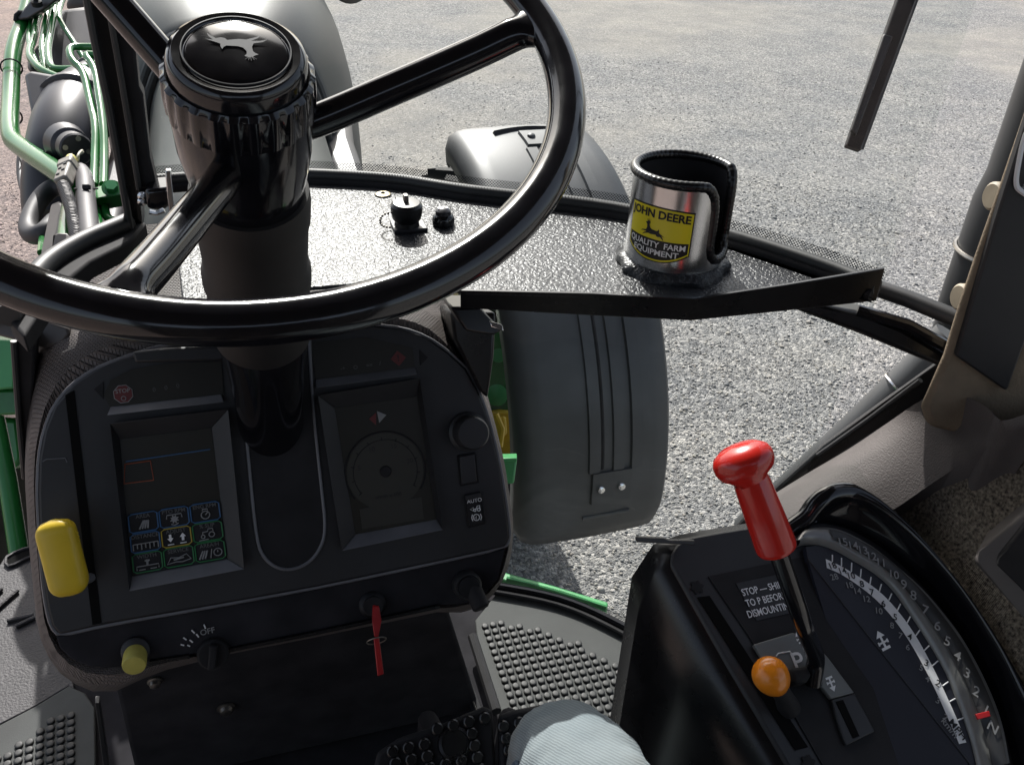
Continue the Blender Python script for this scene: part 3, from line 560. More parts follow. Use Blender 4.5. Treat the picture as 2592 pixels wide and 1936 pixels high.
g = G(); g.tube([gl(i, 1.900, -.009) for i in range(N)], .0075, 12); build('upper_bead', g, M['seal'], sl)
g = G(); g.tube([gl(i, 1.893, -.014) for i in range(N)], .0065, 12); build('lower_bead', g, M['matte'], sl)
fs = thing('floor_seal', 'thin black seal where the windshield meets the floor mat', 'seal', (.4, 1.0, ZF))
g = G(); g.tube([gl(i, 1.160, -.010) for i in range(8, N)], .007, 10); build('bead', g, M['gloss'], fs)
g = G(); g.tube([gl(i, 1.156, -.022) for i in range(8, N)], .005, 10); build('channel', g, M['matte'], fs)
# floor
FLR = [(-.62, -.8), (.62, -.8), (.62, .72)] + [(gl(i, ZF, -.004).x, gl(i, ZF).y-.004) for i in range(N-3, 0, -3)] + [(-.25, 1.2), (-.62, 1.2)]
g = G(); g.prism([(x, y, 1.138) for x, y in FLR], (0, 0, -.03)); struct(build('floor', g, M['floor']))
# roof and the posts that carry it (they shade the cab)
rf = thing('cab_roof', 'dark cab roof over the driver, above the view', 'roof', (0, 0, 2.65))
g = G(); g.box((0, .1, 2.72), (.78, 0, 0), (0, .95, 0), (0, 0, .06)); build('roof_panel', g, M['greyplastic'], rf, bevel=.04)
for x, y in ((-.72, -.78), (.72, -.78)): g = G(); g.tube([(x, y, 1.1), (x, y, 2.67)], .045, 10); build('rear_post', g, M['frame'], rf)
g = G(); g.box((0, -.86, 1.75), (.7, 0, 0), (0, .02, 0), (0, 0, .65)); build('rear_shade_wall', g, M['greyplastic'], rf, bevel=.01)  # unseen wall, carried high and solid to block light from behind
se = thing('driver_seat', 'unseen dark driver seat behind the view, added to block light from the rear', 'seat', (0, -.3, ZF))  # out of view, added to cut the light coming from the rear
g = G(); g.box((0, -.22, 1.50), (.25, 0, 0), (0, .22, 0), (0, 0, .05)); build('cushion', g, M['brownsoft'], se, bevel=.04, seg=3)
g = G(); g.box((0, -.46, 1.95), (.25, 0, 0), (0, .05, 0), (0, -.04, .42)); build('backrest', g, M['brownsoft'], se, bevel=.04, seg=3)
g = G(); g.box((0, -.22, 1.29), (.16, 0, 0), (0, .16, 0), (0, 0, .155)); build('suspension_base', g, M['matte'], se, bevel=.01)
# left post
po = thing('cab_post', 'black cab post standing upright left of the steering hub', 'post', ony(300, 560, 1.0))
def onpost(u, v, y=1.0): return ony(u, v, y)
g = G(); g.prism([onpost(330, 600), onpost(362, 590), onpost(335, 300), onpost(272, -60), V((-.075, 1.0, 2.66)), V((-.135, 1.0, 2.66)), onpost(206, -60), onpost(237, 106), onpost(271, 263)], (0, .05, 0)); build('upright', g, M['frame'], po, bevel=.004)
g = G(); g.prism([onpost(352, 480, .99), onpost(398, 475, .99), onpost(380, 400, .99), onpost(362, 240, .99), onpost(352, 220, .99), onpost(340, 100, .99), onpost(300, -60, .99), V((-.055, .99, 2.66)), V((-.08, .99, 2.66)), onpost(255, -60, .99), onpost(328, 300, .99)], (0, .03, 0)); build('glazing_strip', g, M['matte'], po, bevel=.003)
g = G(); g.tube([onpost(268, -20, .985), onpost(310, 220, .985), onpost(352, 480, .985)], .003, 8); build('bead', g, M['seal'], po)
g = G(); g.tube([onpost(209, -60, .985), onpost(240, 106, .985), onpost(274, 263, .985), onpost(332, 590, .985)], .004, 8); build('bead', g, M['seal'], po)
for v in (497, 510): g = G(); g.lathe([(.005, 0), (.005, .003), (.002, .006)], onpost(361, v, .975), (0, -1, .3), 10); build('screw', g, M['chrome'], po)
g = G(); g.prism([onpost(366, 482, .965), onpost(432, 475, .965), onpost(434, 520, .965), onpost(410, 537, .965), onpost(372, 530, .965)], (0, .04, 0)); build('hinge_block', g, M['gloss'], po, bevel=.004)
g = G(); g.box(onpost(431, 490, .955), (.003, 0, 0), (0, .004, 0), (.002, 0, .026)); build('hinge_tab', g, M['chrome'], po, bevel=.001)
g = G(); g.tube([onpost(378, 536, .955), onpost(396, 540, .955), onpost(416, 532, .955)], .003, 8); build('hinge_spring', g, M['chrome'], po)
# left sill
si = thing('door_sill', 'curved black sill and trim under the left glass', 'sill', onz(200, 640, 1.84))
cu = chaikin([(60, 735), (92, 690), (130, 655), (200, 612), (260, 588), (318, 566), (330, 545)] and [V((u, v, 0)) for u, v in ((20, 800), (92, 692), (140, 650), (215, 608), (270, 586), (326, 562))], 2, False)
g = G(); g.tube([onz(q.x, q.y, 1.865) for q in cu], .0105, 12); build('seal_bead', g, M['seal'], si)
g = G(); g.prism([onz(q.x, q.y+6, 1.86) for q in cu] + [onz(u, v, 1.86) for u, v in ((370, 560), (330, 610), (230, 660), (140, 730), (60, 850))], (0, 0, -.02)); build('trim', g, M['matte'], si, bevel=.003)
g = G(); g.prism([ony(34, 863, .86), ony(90, 870, .86), ony(75, 1250, .86), ony(62, 1210, .86), ony(48, 1060, .86)], (0, .03, 0)); build('door_edge', g, M['matte'], si, bevel=.003)
g = G(); g.tube([ony(34, 863, .858), ony(48, 1060, .858), ony(62, 1210, .858)], .003, 8); build('door_edge_seal', g, M['seal'], si)
# right lower frame
fr_ = thing('window_frame', 'black bar running from the shelf to the tan pillar and down to the floor', 'frame', at(2370, 950, .8))
def quadbar(pa, pb, d): return G().prism([at(*q) for q in pa+pb], d)
g = quadbar([(1960, 748, .865), (2175, 790, .86), (2290, 828, .85), (2420, 905, .84)], [(2420, 965, .84), (2370, 928, .845), (2180, 850, .86), (1985, 775, .875)], V((.03, .03, -.01))); build('rail', g, M['frame'], fr_, bevel=.008, seg=3)
g = G(); g.tube([at(2170, 785, .855), at(2300, 824, .845), at(2420, 890, .835)], .006, 10); build('rail_bead', g, M['gloss'], fr_)
g = G(); g.tube([at(2180, 716, .885), at(2300, 757, .86), at(2400, 798, .835), (at(2450, 820, .825))], .0085, 12); build('corner_seal', g, M['seal'], fr_)
g = quadbar([(2380, 915, .88), (2262, 1000, .965), (2085, 1127, 1.01), (1954, 1246, 1.05), (1800, 1400, 1.12), (1620, 1600, 1.25)], [(1628, 1606, 1.25), (1815, 1412, 1.12), (1962, 1258, 1.05), (2152, 1131, 1.005), (2326, 1013, .955), (2420, 965, .88)], V((.01, .015, -.01))); build('diagonal', g, M['frame'], fr_, bevel=.004)
g = G(); g.tube([at(2330, 962, .905), at(2200, 1060, .965), at(2070, 1152, 1.0)], .003, 8); build('bead', g, M['seal'], fr_)
# tan pillar
pil = thing('corner_pillar', 'tan fabric covered corner pillar with a black panel at the right edge', 'pillar', at(2450, 1030, .78))
def pp(u, v): return V(at(u, v, 1)) if 0 else None
PF = Frame(at(2400, 950, .795), (1, -.35, 0), (-.35, -.93, .1))
out = [(2850, -470), (2620, 205), (2578, 330), (2530, 470), (2470, 640), (2420, 790), (2385, 905), (2330, 1030), (2345, 1080), (2480, 1110), (2640, 1100), (2700, 800), (2780, 200), (3050, -470)]
g = G(); g.prism([PF.px(u, v, .0) for u, v in out], ray(2440, 700).normalized()*.05); build('trim_cover', g, M['tan'], pil, bevel=.008, seg=3)
bp_ = slab('panel', PF, [(2865, -460), (2640, 190), (2592, 330), (2520, 560), (2421, 898), (2424, 905), (2546, 990), (2552, 985), (2680, 640), (2760, 200), (3000, -460)], -.004, .006, M['satin'], pil, bevel=.002)
for u, v in ((2513, 497), (2429, 752)):
    c = PF.px(u+5, v, -.016); g = G(); g.lathe([(.0105, -.005), (.012, -.003), (.012, .002), (.010, .004)], c, -RT*.97-FW*.2, 24); build('trim_plug', g, M['tanplug'], pil)
lp = [PF.px(u, v, .0075) for u, v in ((2620, 300), (2592, 345), (2573, 440), (2572, 470), (2580, 482), (2640, 520))]; g = G(); g.tube(chaikin(lp, 2, False), .0022, 6); build('sticker_outline', g, M['white'], bp_)
letter('2. A', M['whitedim'], bp_, PF.px(2588, 462, .0078), PF.ex, PF.ey, .008)
letter('P', M['whitedim'], bp_, PF.px(2590, 483, .0078), PF.ex, PF.ey, .008)
# outside the right corner
ex = thing('exhaust_stack', 'dark grey exhaust pipe standing outside the right corner', 'exhaust pipe', (1.02, .87, 1.5))
o = onx(2423, 645, .93); xx, yy = o.x+.085, o.y
g = G(); g.lathe([(.060, 1.60), (.060, 1.655), (.064, 1.66), (.064, 1.84), (.058, 1.88), (.058, 2.5)], (xx, yy, 0), (0, 0, 1), 28); build('pipe', g, mat('exhaust_paint', (.028, .029, .031), .5, noise=.3, nscale=8), ex)
zc = onx(2423, 645, .93).z-.005; g = G(); g.tube([(xx+.0665*math.cos(k*math.pi/16), yy+.0665*math.sin(k*math.pi/16), zc) for k in range(32)], .003, 6, closed=True); build('clamp_band', g, M['zinc'], ex)
gr = thing('grab_rail', 'grey slanted rail outside behind the black diagonal bar', 'rail', at(2180, 1040, 1.05))
g = G(); g.tube([at(2420, 860, 1.02), at(2320, 960, 1.05), at(2215, 1060, 1.08), at(2080, 1185, 1.12), at(1900, 1350, 1.2)], .028, 16); build('tube', g, M['plastgrey'], gr)
c = at(2292, 987, 1.055); d = (at(2215, 1060, 1.08)-at(2320, 960, 1.05)).normalized(); e1 = d.orthogonal().normalized(); e2 = d.cross(e1)
g = G(); g.tube([c+(e1*math.cos(k*math.pi/8)+e2*math.sin(k*math.pi/8))*.030 for k in range(16)], .0018, 6, closed=True); build('wire_band', g, M['chrome'], gr)
# wiper
wi = thing('windshield_wiper', 'black wiper blade hanging outside the windshield at upper right', 'wiper', at(2160, 370, .99))
g = G(); g.prism([at(u, v, 1.0) for u, v in ((2345, -210), (2400, -210), (2300, 60), (2182, 381), (2144, 368), (2240, 90))], FW*.012); build('blade', g, M['matte'], wi, bevel=.002)
g = G(); g.prism([at(u, v, .992) for u, v in ((2238, 85), (2262, 92), (2168, 345), (2156, 330))], FW*.008); build('carrier', g, M['frame'], wi, bevel=.002)
g = G(); g.tube([at(2330, -60, 1.0), at(2440, -260, 1.0), V((.66, .80, 2.60)), V((.66, .74, 2.68))], .006, 8); build('wiper_arm', g, M['frame'], wi)
g = G(); g.tube([at(2395, -200, .992), at(2295, 70, .992), at(2182, 378, .992)], .002, 6); build('wiping_edge', g, M['seal'], wi)

# ================================================================== FLOOR MATS
rm = thing('floor_mat', 'grey rubber floor mat with rows of studs in front of the right console', 'floor mat', onz(1400, 1650, ZF))
rmp = [(1268, 1486), (1349, 1507), (1420, 1527), (1492, 1549), (1560, 1574), (1626, 1606), (1608, 1626), (1638, 1739), (1660, 1936), (1700, 2050), (1560, 2400), (1330, 2400), (1268, 1798), (1207, 1613), (1203, 1568), (1223, 1544)]
g = G(); g.prism([onz(u, v, ZF) for u, v in rmp], (0, 0, -.01)); sheet = build('sheet', g, M['rubber'], rm, bevel=.002)
def inside(p, poly):
    x, y = p; c = False; n = len(poly)
    for i in range(n):
        (x0, y0), (x1, y1) = poly[i], poly[(i+1) % n]
        if (y0 > y) != (y1 > y) and x < (x1-x0)*(y-y0)/(y1-y0)+x0: c = not c
    return c
def pix(p):
    p = V(p)-CAM; d = p.dot(FW); return CX+FPX*p.dot(RT)/d, CY-FPX*p.dot(UP)/d
gs = G(); gs.lathe([(.0056, 0), (.0056, .0026), (.0047, .0034), (.003, .0036)], (0, 0, 0), (0, 0, 1), 14)
sme = None
def studs(A, R_, nr, C_, nc, poly, parent, rng, stagger=0):
    global sme
    a = onz(*A, ZF); e1 = (onz(*R_, ZF)-a)/nr; e2 = (onz(*C_, ZF)-a)/nc; k = 0
    for i in range(*rng[0]):
        for j in range(*rng[1]):
            p = a+e1*(i+stagger*(j % 2))+e2*j
            if not inside(pix(p), poly): continue
            if sme is None: o = build('stud', gs, M['stud'], parent, smooth=40); sme = o.data
            else: o = bpy.data.objects.new('stud', sme); link(o, parent)
            o.location = p; k += 1
    return k
studs((1252, 1652), (1396, 1625), 7, (1298, 1779), 7, [(1215, 1575), (1245, 1572), (1350, 1592), (1455, 1624), (1503, 1650), (1565, 1680), (1600, 1700), (1632, 1800), (1650, 1936), (1290, 1936), (1280, 1792)], rm, ((-4, 22), (-6, 14)))
lm = thing('floor_mat', 'purplish grey rubber floor mat with studs at the bottom left corner', 'floor mat', onz(100, 1850, ZF))
g = G(); g.prism([onz(u, v, ZF) for u, v in ((-60, 1862), (0, 1833), (90, 1786), (174, 1735), (214, 1752), (240, 1788), (243, 2000), (240, 2400), (-800, 2400), (-700, 1990))], (0, 0, -.01)); build('sheet', g, M['rubber'], lm, bevel=.002)
studs((180, 1888), (73.5, 1919), 4, (180, 1928), 2, [(200, 1796), (172, 1800), (128, 1826), (70, 1866), (45, 1888), (-20, 1925), (-20, 1960), (200, 1960)], lm, ((-2, 9), (-6, 4)))
pf = thing('step_platform', 'grey textured platform with raised bars and an oval hole at the left edge', 'platform', onz(60, 1600, ZF))
ov = [(14, 1424), (20, 1408), (40, 1396), (66, 1386), (80, 1384), (100, 1560)]
g = G(); g.prism([onz(u, v, ZF-.004) for u, v in ((-60, 1465), (0, 1428), (14, 1404), (62, 1384), (110, 1370), (190, 1750), (174, 1735), (90, 1786), (-60, 1862))], (0, 0, -.02)); build('deck', g, M['platform'], pf, bevel=.002)
for a_, b_ in (((-30, 1560), (45, 1494)), ((-10, 1612), (46, 1500)), ((18, 1570), (84, 1556)), ((40, 1585), (88, 1562)), ((-40, 1530), (4, 1490))):
    if a_[0] == -10: continue
    g = G(); g.tube([onz(*a_, ZF), onz(*b_, ZF)], .0035, 8); build('raised_bar', g, M['platform'], pf)
ol = [(14, 1426), (16, 1412), (36, 1399), (60, 1389), (85, 1384), (85, 1405), (62, 1415), (40, 1426), (22, 1432)]
g = G(); g.prism([onz(u, v, ZF-.002) for u, v in ol], (0, 0, .0012)); build('hole', g, M['void'], pf, smooth=0)
g = G(); g.tube([onz(u, v, ZF) for u, v in ol], .003, 6, closed=True); build('hole_rim', g, M['platform'], pf)

# ================================================================== SHELF (tray) AND WHAT IS ON IT
tr = thing('metal_shelf', 'hammered black metal shelf along the windshield', 'shelf', (.3, .8, 1.86))
far = [gl(i, ZT, -.017) for i in range(3, N-5)]
near = [onz(u, v, ZT) for u, v in ((2225, 690), (2100, 702), (1757, 757), (1620, 752), (1500, 745), (1180, 737), (1000, 712), (773, 728), (620, 748), (545, 757), (475, 764), (461, 756), (450, 665), (436, 560))]
for q in far: q.z = ZT
for q in near: q.z = ZT
near[0].y = min(near[0].y, far[-1].y)
near = [far[-1]+V((.012, -.03, 0))] + near[1:]
g = G(); g.prism(far+near, (0, 0, -.004)); build('plate', g, M['hammer'], tr, smooth=20, bevel=.0015)
lt = [(1165, 736, 1.8935), (1500, 744, 1.8935), (1620, 751, 1.8935), (1757, 757, 1.894), (1990, 722, 1.905), (2240, 680, 1.922)]
lb = [(2218, 762, 1.885), (1990, 787, 1.876), (1747, 812, 1.866), (1620, 805, 1.866), (1500, 799, 1.866), (1165, 780, 1.866)]
T = [onz(*q) for q in lt]; B = [onz(*q) for q in lb][::-1]
secs = [[a, a+V((.002, .004, 0)), V((a.x+.002, a.y+.004, b.z)), V((a.x, a.y, b.z))] for a, b in zip(T, B)]
secs = [[a, a+V((.002, .004, 0)), b+V((.002, .004, 0)), b] for a, b in zip(T, B)]
g = G(); g.loft(secs); build('front_lip', g, M['frame'], tr, smooth=20, bevel=.0008)
for u, v in ((970, 493), (2100, 686)):
    c = onz(u, v, ZT+.0005); sc2 = thing('shelf_screw', 'brassy screw on the shelf behind the socket' if u < 1000 else 'dull screw at the right tip of the shelf', 'screw', c)
    g = G(); g.lathe([(.0085, 0), (.0085, .0012), (.0055, .0022), (.004, .0018)], c, (0, 0, 1), 20); build('head', g, M['brass'], sc2)
    g = G(); g.lathe([(.0026, 0), (.0026, .003)], c, (0, 0, 1), 6); build('hex_recess', g, M['void'], sc2, smooth=0)
    g = G(); g.lathe([(.0095, -.0002), (.0095, .0006)], c, (0, 0, 1), 20); build('washer', g, M['matte'], sc2)
c = onz(1030, 578, ZT)
so = thing('power_socket', 'capped round power socket with a bead chain on the shelf', 'socket', c)
g = G(); g.box(c+V((.002, .0, .002)), (.0175, 0, 0), (0, .0135, 0), (0, 0, .002)); build('base_plate', g, M['duct'], so, bevel=.001)
g = G(); g.lathe([(.0135, .002), (.0125, .009), (.015, .012), (.0165, .020), (.0165, .026), (.0135, .029), (.006, .0295)], c, (0, -.05, 1), 28); build('socket_cap', g, M['frame'], so)
g = G(); g.box(c+V((0, .002, .032)), (.0025, 0, 0), (0, .004, 0), (0, 0, .004)); build('cap_lug', g, M['zinc'], so, bevel=.001)
for k in range(11):
    t = k/10; q = c+V((-.016-.012*math.sin(t*3.0), -.004+.004*t, .020-.017*t+.002*math.sin(t*6)))
    g = G(); g.lathe([(.0004, -.0014), (.0013, -.0007), (.0013, .0007), (.0004, .0014)], q, (0, 0, 1), 8); build('chain_bead', g, M['zinc'], so)
c = onz(1122, 568, ZT)
bt = thing('push_button', 'small domed dark switch button right of the capped socket', 'button', c)
g = G(); g.lathe([(.0115, 0), (.012, .006), (.0105, .010), (.0085, .0115)], c, (0, 0, 1), 24); build('collar', g, M['gloss'], bt)
g = G(); g.lathe([(.0085, .010), (.008, .0155), (.005, .018), (.002, .0187)], c, (0, 0, 1), 24); build('cap', g, M['duct'], bt)
g = G(); g.box(c+V((0, .001, .0165)), (.006, 0, 0), (0, .0035, 0), (0, 0, .002)); build('toggle', g, M['chrome'], bt, bevel=.0012)

# ---- cup holder
cc = onz(1700, 664, ZT); RC, HC = .0475, .090
fdir = V((CAM.x-cc.x, CAM.y-cc.y, 0)).normalized(); rdir = V((-fdir.y, fdir.x, 0))
if rdir.dot(RT) < 0: rdir = -rdir
def cyl(th, h, r=RC): a = math.radians(th); return cc + (fdir*math.cos(a)+rdir*math.sin(a))*r + V((0, 0, h+.004))
cup = thing('cup_holder', 'stainless cup holder with a yellow decal and black rim trim on the shelf', 'cup holder', cc)
path = [(-180+6*i, HC) for i in range(0, 34)] + [(28, HC-.001), (34, HC-.005), (39, HC-.012), (42, HC-.022)] + [(43, HC-.034), (43.5, .045), (44, .030), (47, .021), (54, .0155), (63, .014), (76, .014), (88, .0155), (96, .021), (100, .030), (101, .045), (102, HC-.024), (104, HC-.012), (109, HC-.004), (116, HC)] + [(122+6*i, HC) for i in range(10)]
path = [p for p in path if p[0] < 179]
g = G()
for r, fl in ((RC, 0), (RC-.0022, 1)):
    vv = [cyl(t, h, r) for t, h in path]+[cyl(t, 0, r) for t, h in path]; n = len(path)
    g.add(vv, [(i, (i+1) % n, n+(i+1) % n, n+i) for i in range(n)])
build('wall', g, M['steel'], cup, smooth=50)
g = G(); n = len(path); g.add([cyl(t, max(.0, h-.001), RC-.0034) for t, h in path]+[cyl(t, 0, RC-.0034) for t, h in path], [(i, (i+1) % n, n+(i+1) % n, n+i) for i in range(n)]); build('liner', g, M['matte'], cup, smooth=50)
tp = [cyl(t, h, RC-.001) for t, h in path]
fine = []
for i in range(len(tp)):
    a, b = tp[i], tp[(i+1) % len(tp)]; k = max(1, int((b-a).length/.0011)); fine += [a.lerp(b, j/k) for j in range(k)]
g = G(); g.tube(fine, [.0046+(.00018 if (i//2) % 2 else 0) for i in range(len(fine))], 10, closed=True); build('edge_trim', g, M['frame'], cup, smooth=60)
g = G(); g.lathe([(RC-.004, 0), (RC-.004, .003)], cc+V((0, 0, .004)), (0, 0, 1), 32); build('bottom', g, M['matte'], cup)
rg = lambda j, a: 1+.035*math.sin(a*5+j)+.025*math.sin(a*13)
g = G(); g.lathe([(RC+.0085, 0), (RC+.008, .004), (RC+.0045, .008), (RC+.001, .0095)], cc, (0, 0, 1), 60, rmod=lambda j, a: rg(j, a) if j < 3 else 1); build('base_ring', g, M['hammer'], cup, smooth=50)
TH0, HM = -22, .0425
def wrap(x, y, r=RC+.0006): return cyl(TH0+math.degrees(x/RC), HM+y, r)
def decal(name, pts, mt, par, r, k=14):
    # polygon strip on the cylinder given as (x, ytop, ybot)
    g = G(); vv = [wrap(x, a, r) for x, a, b in pts]+[wrap(x, b, r) for x, a, b in pts]; n = len(pts)
    g.add(vv, [(i, i+1, n+i+1, n+i) for i in range(n-1)]); return build(name, g, mt, par, smooth=60)
W_ = .0335
xs = [-W_+2*W_*i/20 for i in range(21)]
def bot(x, w_=W_): return -.0185-.0095*(1-(abs(x)/w_)**2.2)
lab = decal('decal', [(x, .0232+.002*(1-(x/W_)**2), bot(x)-.0006) for x in xs], M['blackprint'], cup, RC+.0003)
decal('yellow_field', [(x*.965, .0220+.002*(1-(x/W_)**2), -.0065) for x in xs], M['decal'], lab, RC+.0006)
decal('yellow_border', [(x*.965, bot(x)+.0022, bot(x)+.0006) for x in xs], M['decal'], lab, RC+.0006)
for s_ in (-1, 1): decal('yellow_border', [(s_*W_*.965*q, -.0065, -.0188) for q in (.97, 1)], M['decal'], lab, RC+.0006)
decal('black_field', [(x*.93, -.0068, bot(x)+.0023) for x in xs], M['blackprint'], lab, RC+.0007)
wt = RC+.0010
def arcw(dy, amp): return lambda x, y: wrap(x, y+dy+amp*(1-(x/W_)**2), wt)
letter('JOHN DEERE', M['blackprint'], lab, None, None, None, .0106, 1.0, .035, warp=arcw(.0158, .0018))
letter('QUALITY  FARM', M['white'], lab, None, None, None, .0078, 1.04, .022, warp=arcw(-.0115, 0))
letter('EQUIPMENT', M['white'], lab, None, None, None, .0078, 1.1, .022, warp=arcw(-.0190, 0))
DEER = [(400, 932), (416, 926), (428, 916), (440, 912), (456, 916), (468, 922), (456, 936), (454, 958), (468, 984), (492, 996), (545, 1001), (558, 992), (566, 974), (573, 996), (572, 1016), (588, 1026), (640, 1054), (604, 1046), (622, 1072), (630, 1098), (612, 1078), (590, 1058), (566, 1064), (548, 1058), (538, 1044), (480, 1051), (448, 1046), (398, 1066), (370, 1084), (392, 1056), (426, 1036), (384, 1036), (344, 1046), (372, 1026), (416, 1016), (426, 990), (424, 956), (414, 942)]
ANT = [[(434, 918), (424, 890)], [(434, 918), (412, 896)], [(444, 916), (452, 888)], [(446, 916), (468, 896)], [(440, 916), (438, 886)]]
def deer(fn, mt, par, sc, th=1.6, name='leaping_deer'):
    g = G(); cen = (492, 1000); f2 = lambda q: fn((q[0]-cen[0])*sc, -(q[1]-cen[1])*sc)
    g.add([f2(q) for q in DEER], [tuple(range(len(DEER)))])
    for a, b in ANT:
        dx, dy = b[0]-a[0], b[1]-a[1]; L = math.hypot(dx, dy); nx, ny = -dy/L*th, dx/L*th
        g.add([f2((a[0]+nx, a[1]+ny)), f2((b[0]+nx*.4, b[1]+ny*.4)), f2((b[0]-nx*.4, b[1]-ny*.4)), f2((a[0]-nx, a[1]-ny))], [(0, 1, 2, 3)])
    return build(name, g, mt, par, smooth=0)
deer(lambda x, y: wrap(x-.004, y+.0022, wt), M['blackprint'], lab, .0000865, 2.2)
# ================================================================== STEERING WHEEL AND COLUMN
WC = V((.0054, .607, 2.1232)); WN = V((.0222, -.4255, .9050)).normalized()
WF = Frame(WC, (1, 0, 0), WN); RW = .215
def wp(r, a, h=0): return WC + WF.ex*(r*math.cos(a)) + WF.ey*(r*math.sin(a)) + WN*h
sw = thing('steering_wheel', 'glossy black steering wheel with three spokes and a capped hub', 'steering wheel', WC-WN*.1)
nseg = 128; secs = []
for i in range(nseg):
    a = 2*math.pi*i/nseg; rd = (WF.ex*math.cos(a)+WF.ey*math.sin(a)); c = WC+rd*RW; sec = []
    for k in range(20):
        b = 2*math.pi*k/20; x, y = math.cos(b)*.0128, math.sin(b)*.0112
        sec.append(c+rd*x+WN*y)
    secs.append(sec)
g = G(); g.loft(secs+[secs[0]], caps=False); build('rim', g, M['gloss'], sw, smooth=80)
def ang(u, v): a, b = WF.ab(u, v); return math.atan2(b, a)
a1, a2 = ang(1338, 66), ang(300, 765); a3 = a1+2*math.pi/3
for aa in (a1, a2, a3):
    rd = WF.ex*math.cos(aa)+WF.ey*math.sin(aa); td = WN.cross(rd)
    ps = [wp(.02, aa, -.068), wp(.05, aa, -.064), wp(.11, aa, -.041), wp(.165, aa, -.019), wp(.192, aa, -.007), wp(.206, aa, -.002)]
    ps = spline(ps, 5); rs = []
    for i in range(len(ps)):
        t = i/(len(ps)-1); fl = max(0, (t-.80)/.2); rs.append((.0118+.010*fl**2.2, .0118-.0035*fl))
    g = G(); g.tube(ps, rs, 18, flat=td); build('spoke', g, M['gloss'], sw, smooth=70)
g = G(); g.lathe([(.036, -.128), (.040, -.122), (.043, -.10), (.0465, -.075), (.047, -.045), (.046, -.038)], WC, WN, 48); build('hub', g, M['gloss'], sw, smooth=50)
fl_ = lambda j, a: 1+.011*math.tanh(3*math.sin(a*24))*(1 if 0 < j < 4 else .3)
g = G(); g.lathe([(.0455, -.046), (.0485, -.043), (.0490, -.03), (.0485, -.017), (.0455, -.014)], WC, WN, 176, rmod=fl_); build('fluted_collar', g, M['gloss'], sw, smooth=40)
g = G(); g.lathe([(.0440, -.018), (.0440, -.006), (.0425, -.002), (.0395, .0), (.0345, -.0006), (.0335, -.0018), (.0325, -.0008), (.030, .0002), (.015, .0016), (.002, .0018)], WC, WN, 72); cap = build('hub_cap', g, M['gloss'], sw, smooth=40)
g = G(); g.tube([wp(.0335, k*math.pi/32, .0006) for k in range(64)], .0007, 6, closed=True); build('cap_ring', g, M['emblem'], cap)
deer(lambda x, y: wp(0, 0, .0024)-WF.ex*(x-.001)*1.0-WF.ey*(y-.002), M['emblem'], cap, .000130, 1.5)
co = thing('steering_column', 'dark steering column boot going down into the console', 'column', WC-WN*.5)
g = G(); g.lathe([(.0445, -.150), (.0450, -.130), (.0435, -.120), (.036, -.119)], WC, WN, 40); build('collar', g, M['boot'], co)
g = G(); g.lathe([(.043, -.30), (.0435, -.25), (.0425, -.235), (.0445, -.225), (.0445, -.212), (.0415, -.205), (.043, -.15), (.043, -.14)], WC, WN, 40); build('upper_boot', g, M['boot'], co, smooth=50)
g = G(); g.lathe([(.034, -.60), (.034, -.42), (.036, -.36), (.042, -.30)], WC, WN, 40); build('lower_shroud', g, M['gloss'], co, smooth=50)
# ================================================================== INSTRUMENT CONSOLE
DF = Frame((0, .85, 1.785), (1, 0, 0), (0, -.862, .507))
ic = thing('instrument_console', 'dark instrument console with two displays behind the steering wheel', 'dashboard', DF.p(0, -.35, -.02))
bz = [(107, 1467), (97, 1300), (95, 1240), (98, 1158), (111, 1090), (136, 1027), (182, 972), (236, 936), (300, 909), (414, 873), (560, 848), (800, 826), (944, 822), (1016, 830), (1080, 852), (1135, 890), (1181, 932), (1211, 987), (1236, 1055), (1266, 1174), (1287, 1313), (1291, 1360), (1280, 1385), (1100, 1424), (800, 1487), (500, 1541), (267, 1581), (150, 1608), (130, 1585), (118, 1540)]
# column groove is cut into the bezel: outline walks down and up the slot
ow = [(62, 1204), (66, 1113), (75, 977), (86, 886), (130, 830), (250, 785), (420, 762), (700, 745), (960, 745), (1080, 760), (1130, 800), (1181, 905), (1222, 985), (1248, 1050), (1278, 1174), (1298, 1310), (1300, 1370), (1286, 1440), (1262, 1490), (1223, 1532), (1186, 1550), (1110, 1548), (800, 1612), (579, 1655), (400, 1700), (285, 1752), (214, 1748), (147, 1699), (111, 1645), (93, 1579), (73, 1378)]
inn = bz[:22]+[(1284, 1388), (1262, 1466), (1220, 1512), (1180, 1528), (1105, 1533), (800, 1598), (579, 1642), (379, 1674), (300, 1690), (230, 1690), (180, 1668), (150, 1640), (122, 1580)]
def radial(poly, n=96, c=(690, 1230)):
    o = []
    for k in range(n):
        a = 2*math.pi*k/n; dx, dy = math.cos(a), math.sin(a); best = 0
        for i in range(len(poly)):
            x0, y0 = poly[i][0]-c[0], poly[i][1]-c[1]; x1, y1 = poly[(i+1) % len(poly)][0]-c[0], poly[(i+1) % len(poly)][1]-c[1]
            den = dx*(y1-y0)-dy*(x1-x0)
            if abs(den) < 1e-9: continue
            t = (x0*(y1-y0)-y0*(x1-x0))/den; w_ = (x0*dy-y0*dx)/den
            if t > 0 and -1e-6 <= w_ <= 1+1e-6: best = max(best, t)
        o.append((c[0]+dx*best, c[1]+dy*best))
    return o
ri_, ro_ = radial(inn), radial(ow)
mixp = lambda t: [(a[0]+(b[0]-a[0])*t, a[1]+(b[1]-a[1])*t) for a, b in zip(ri_, ro_)]
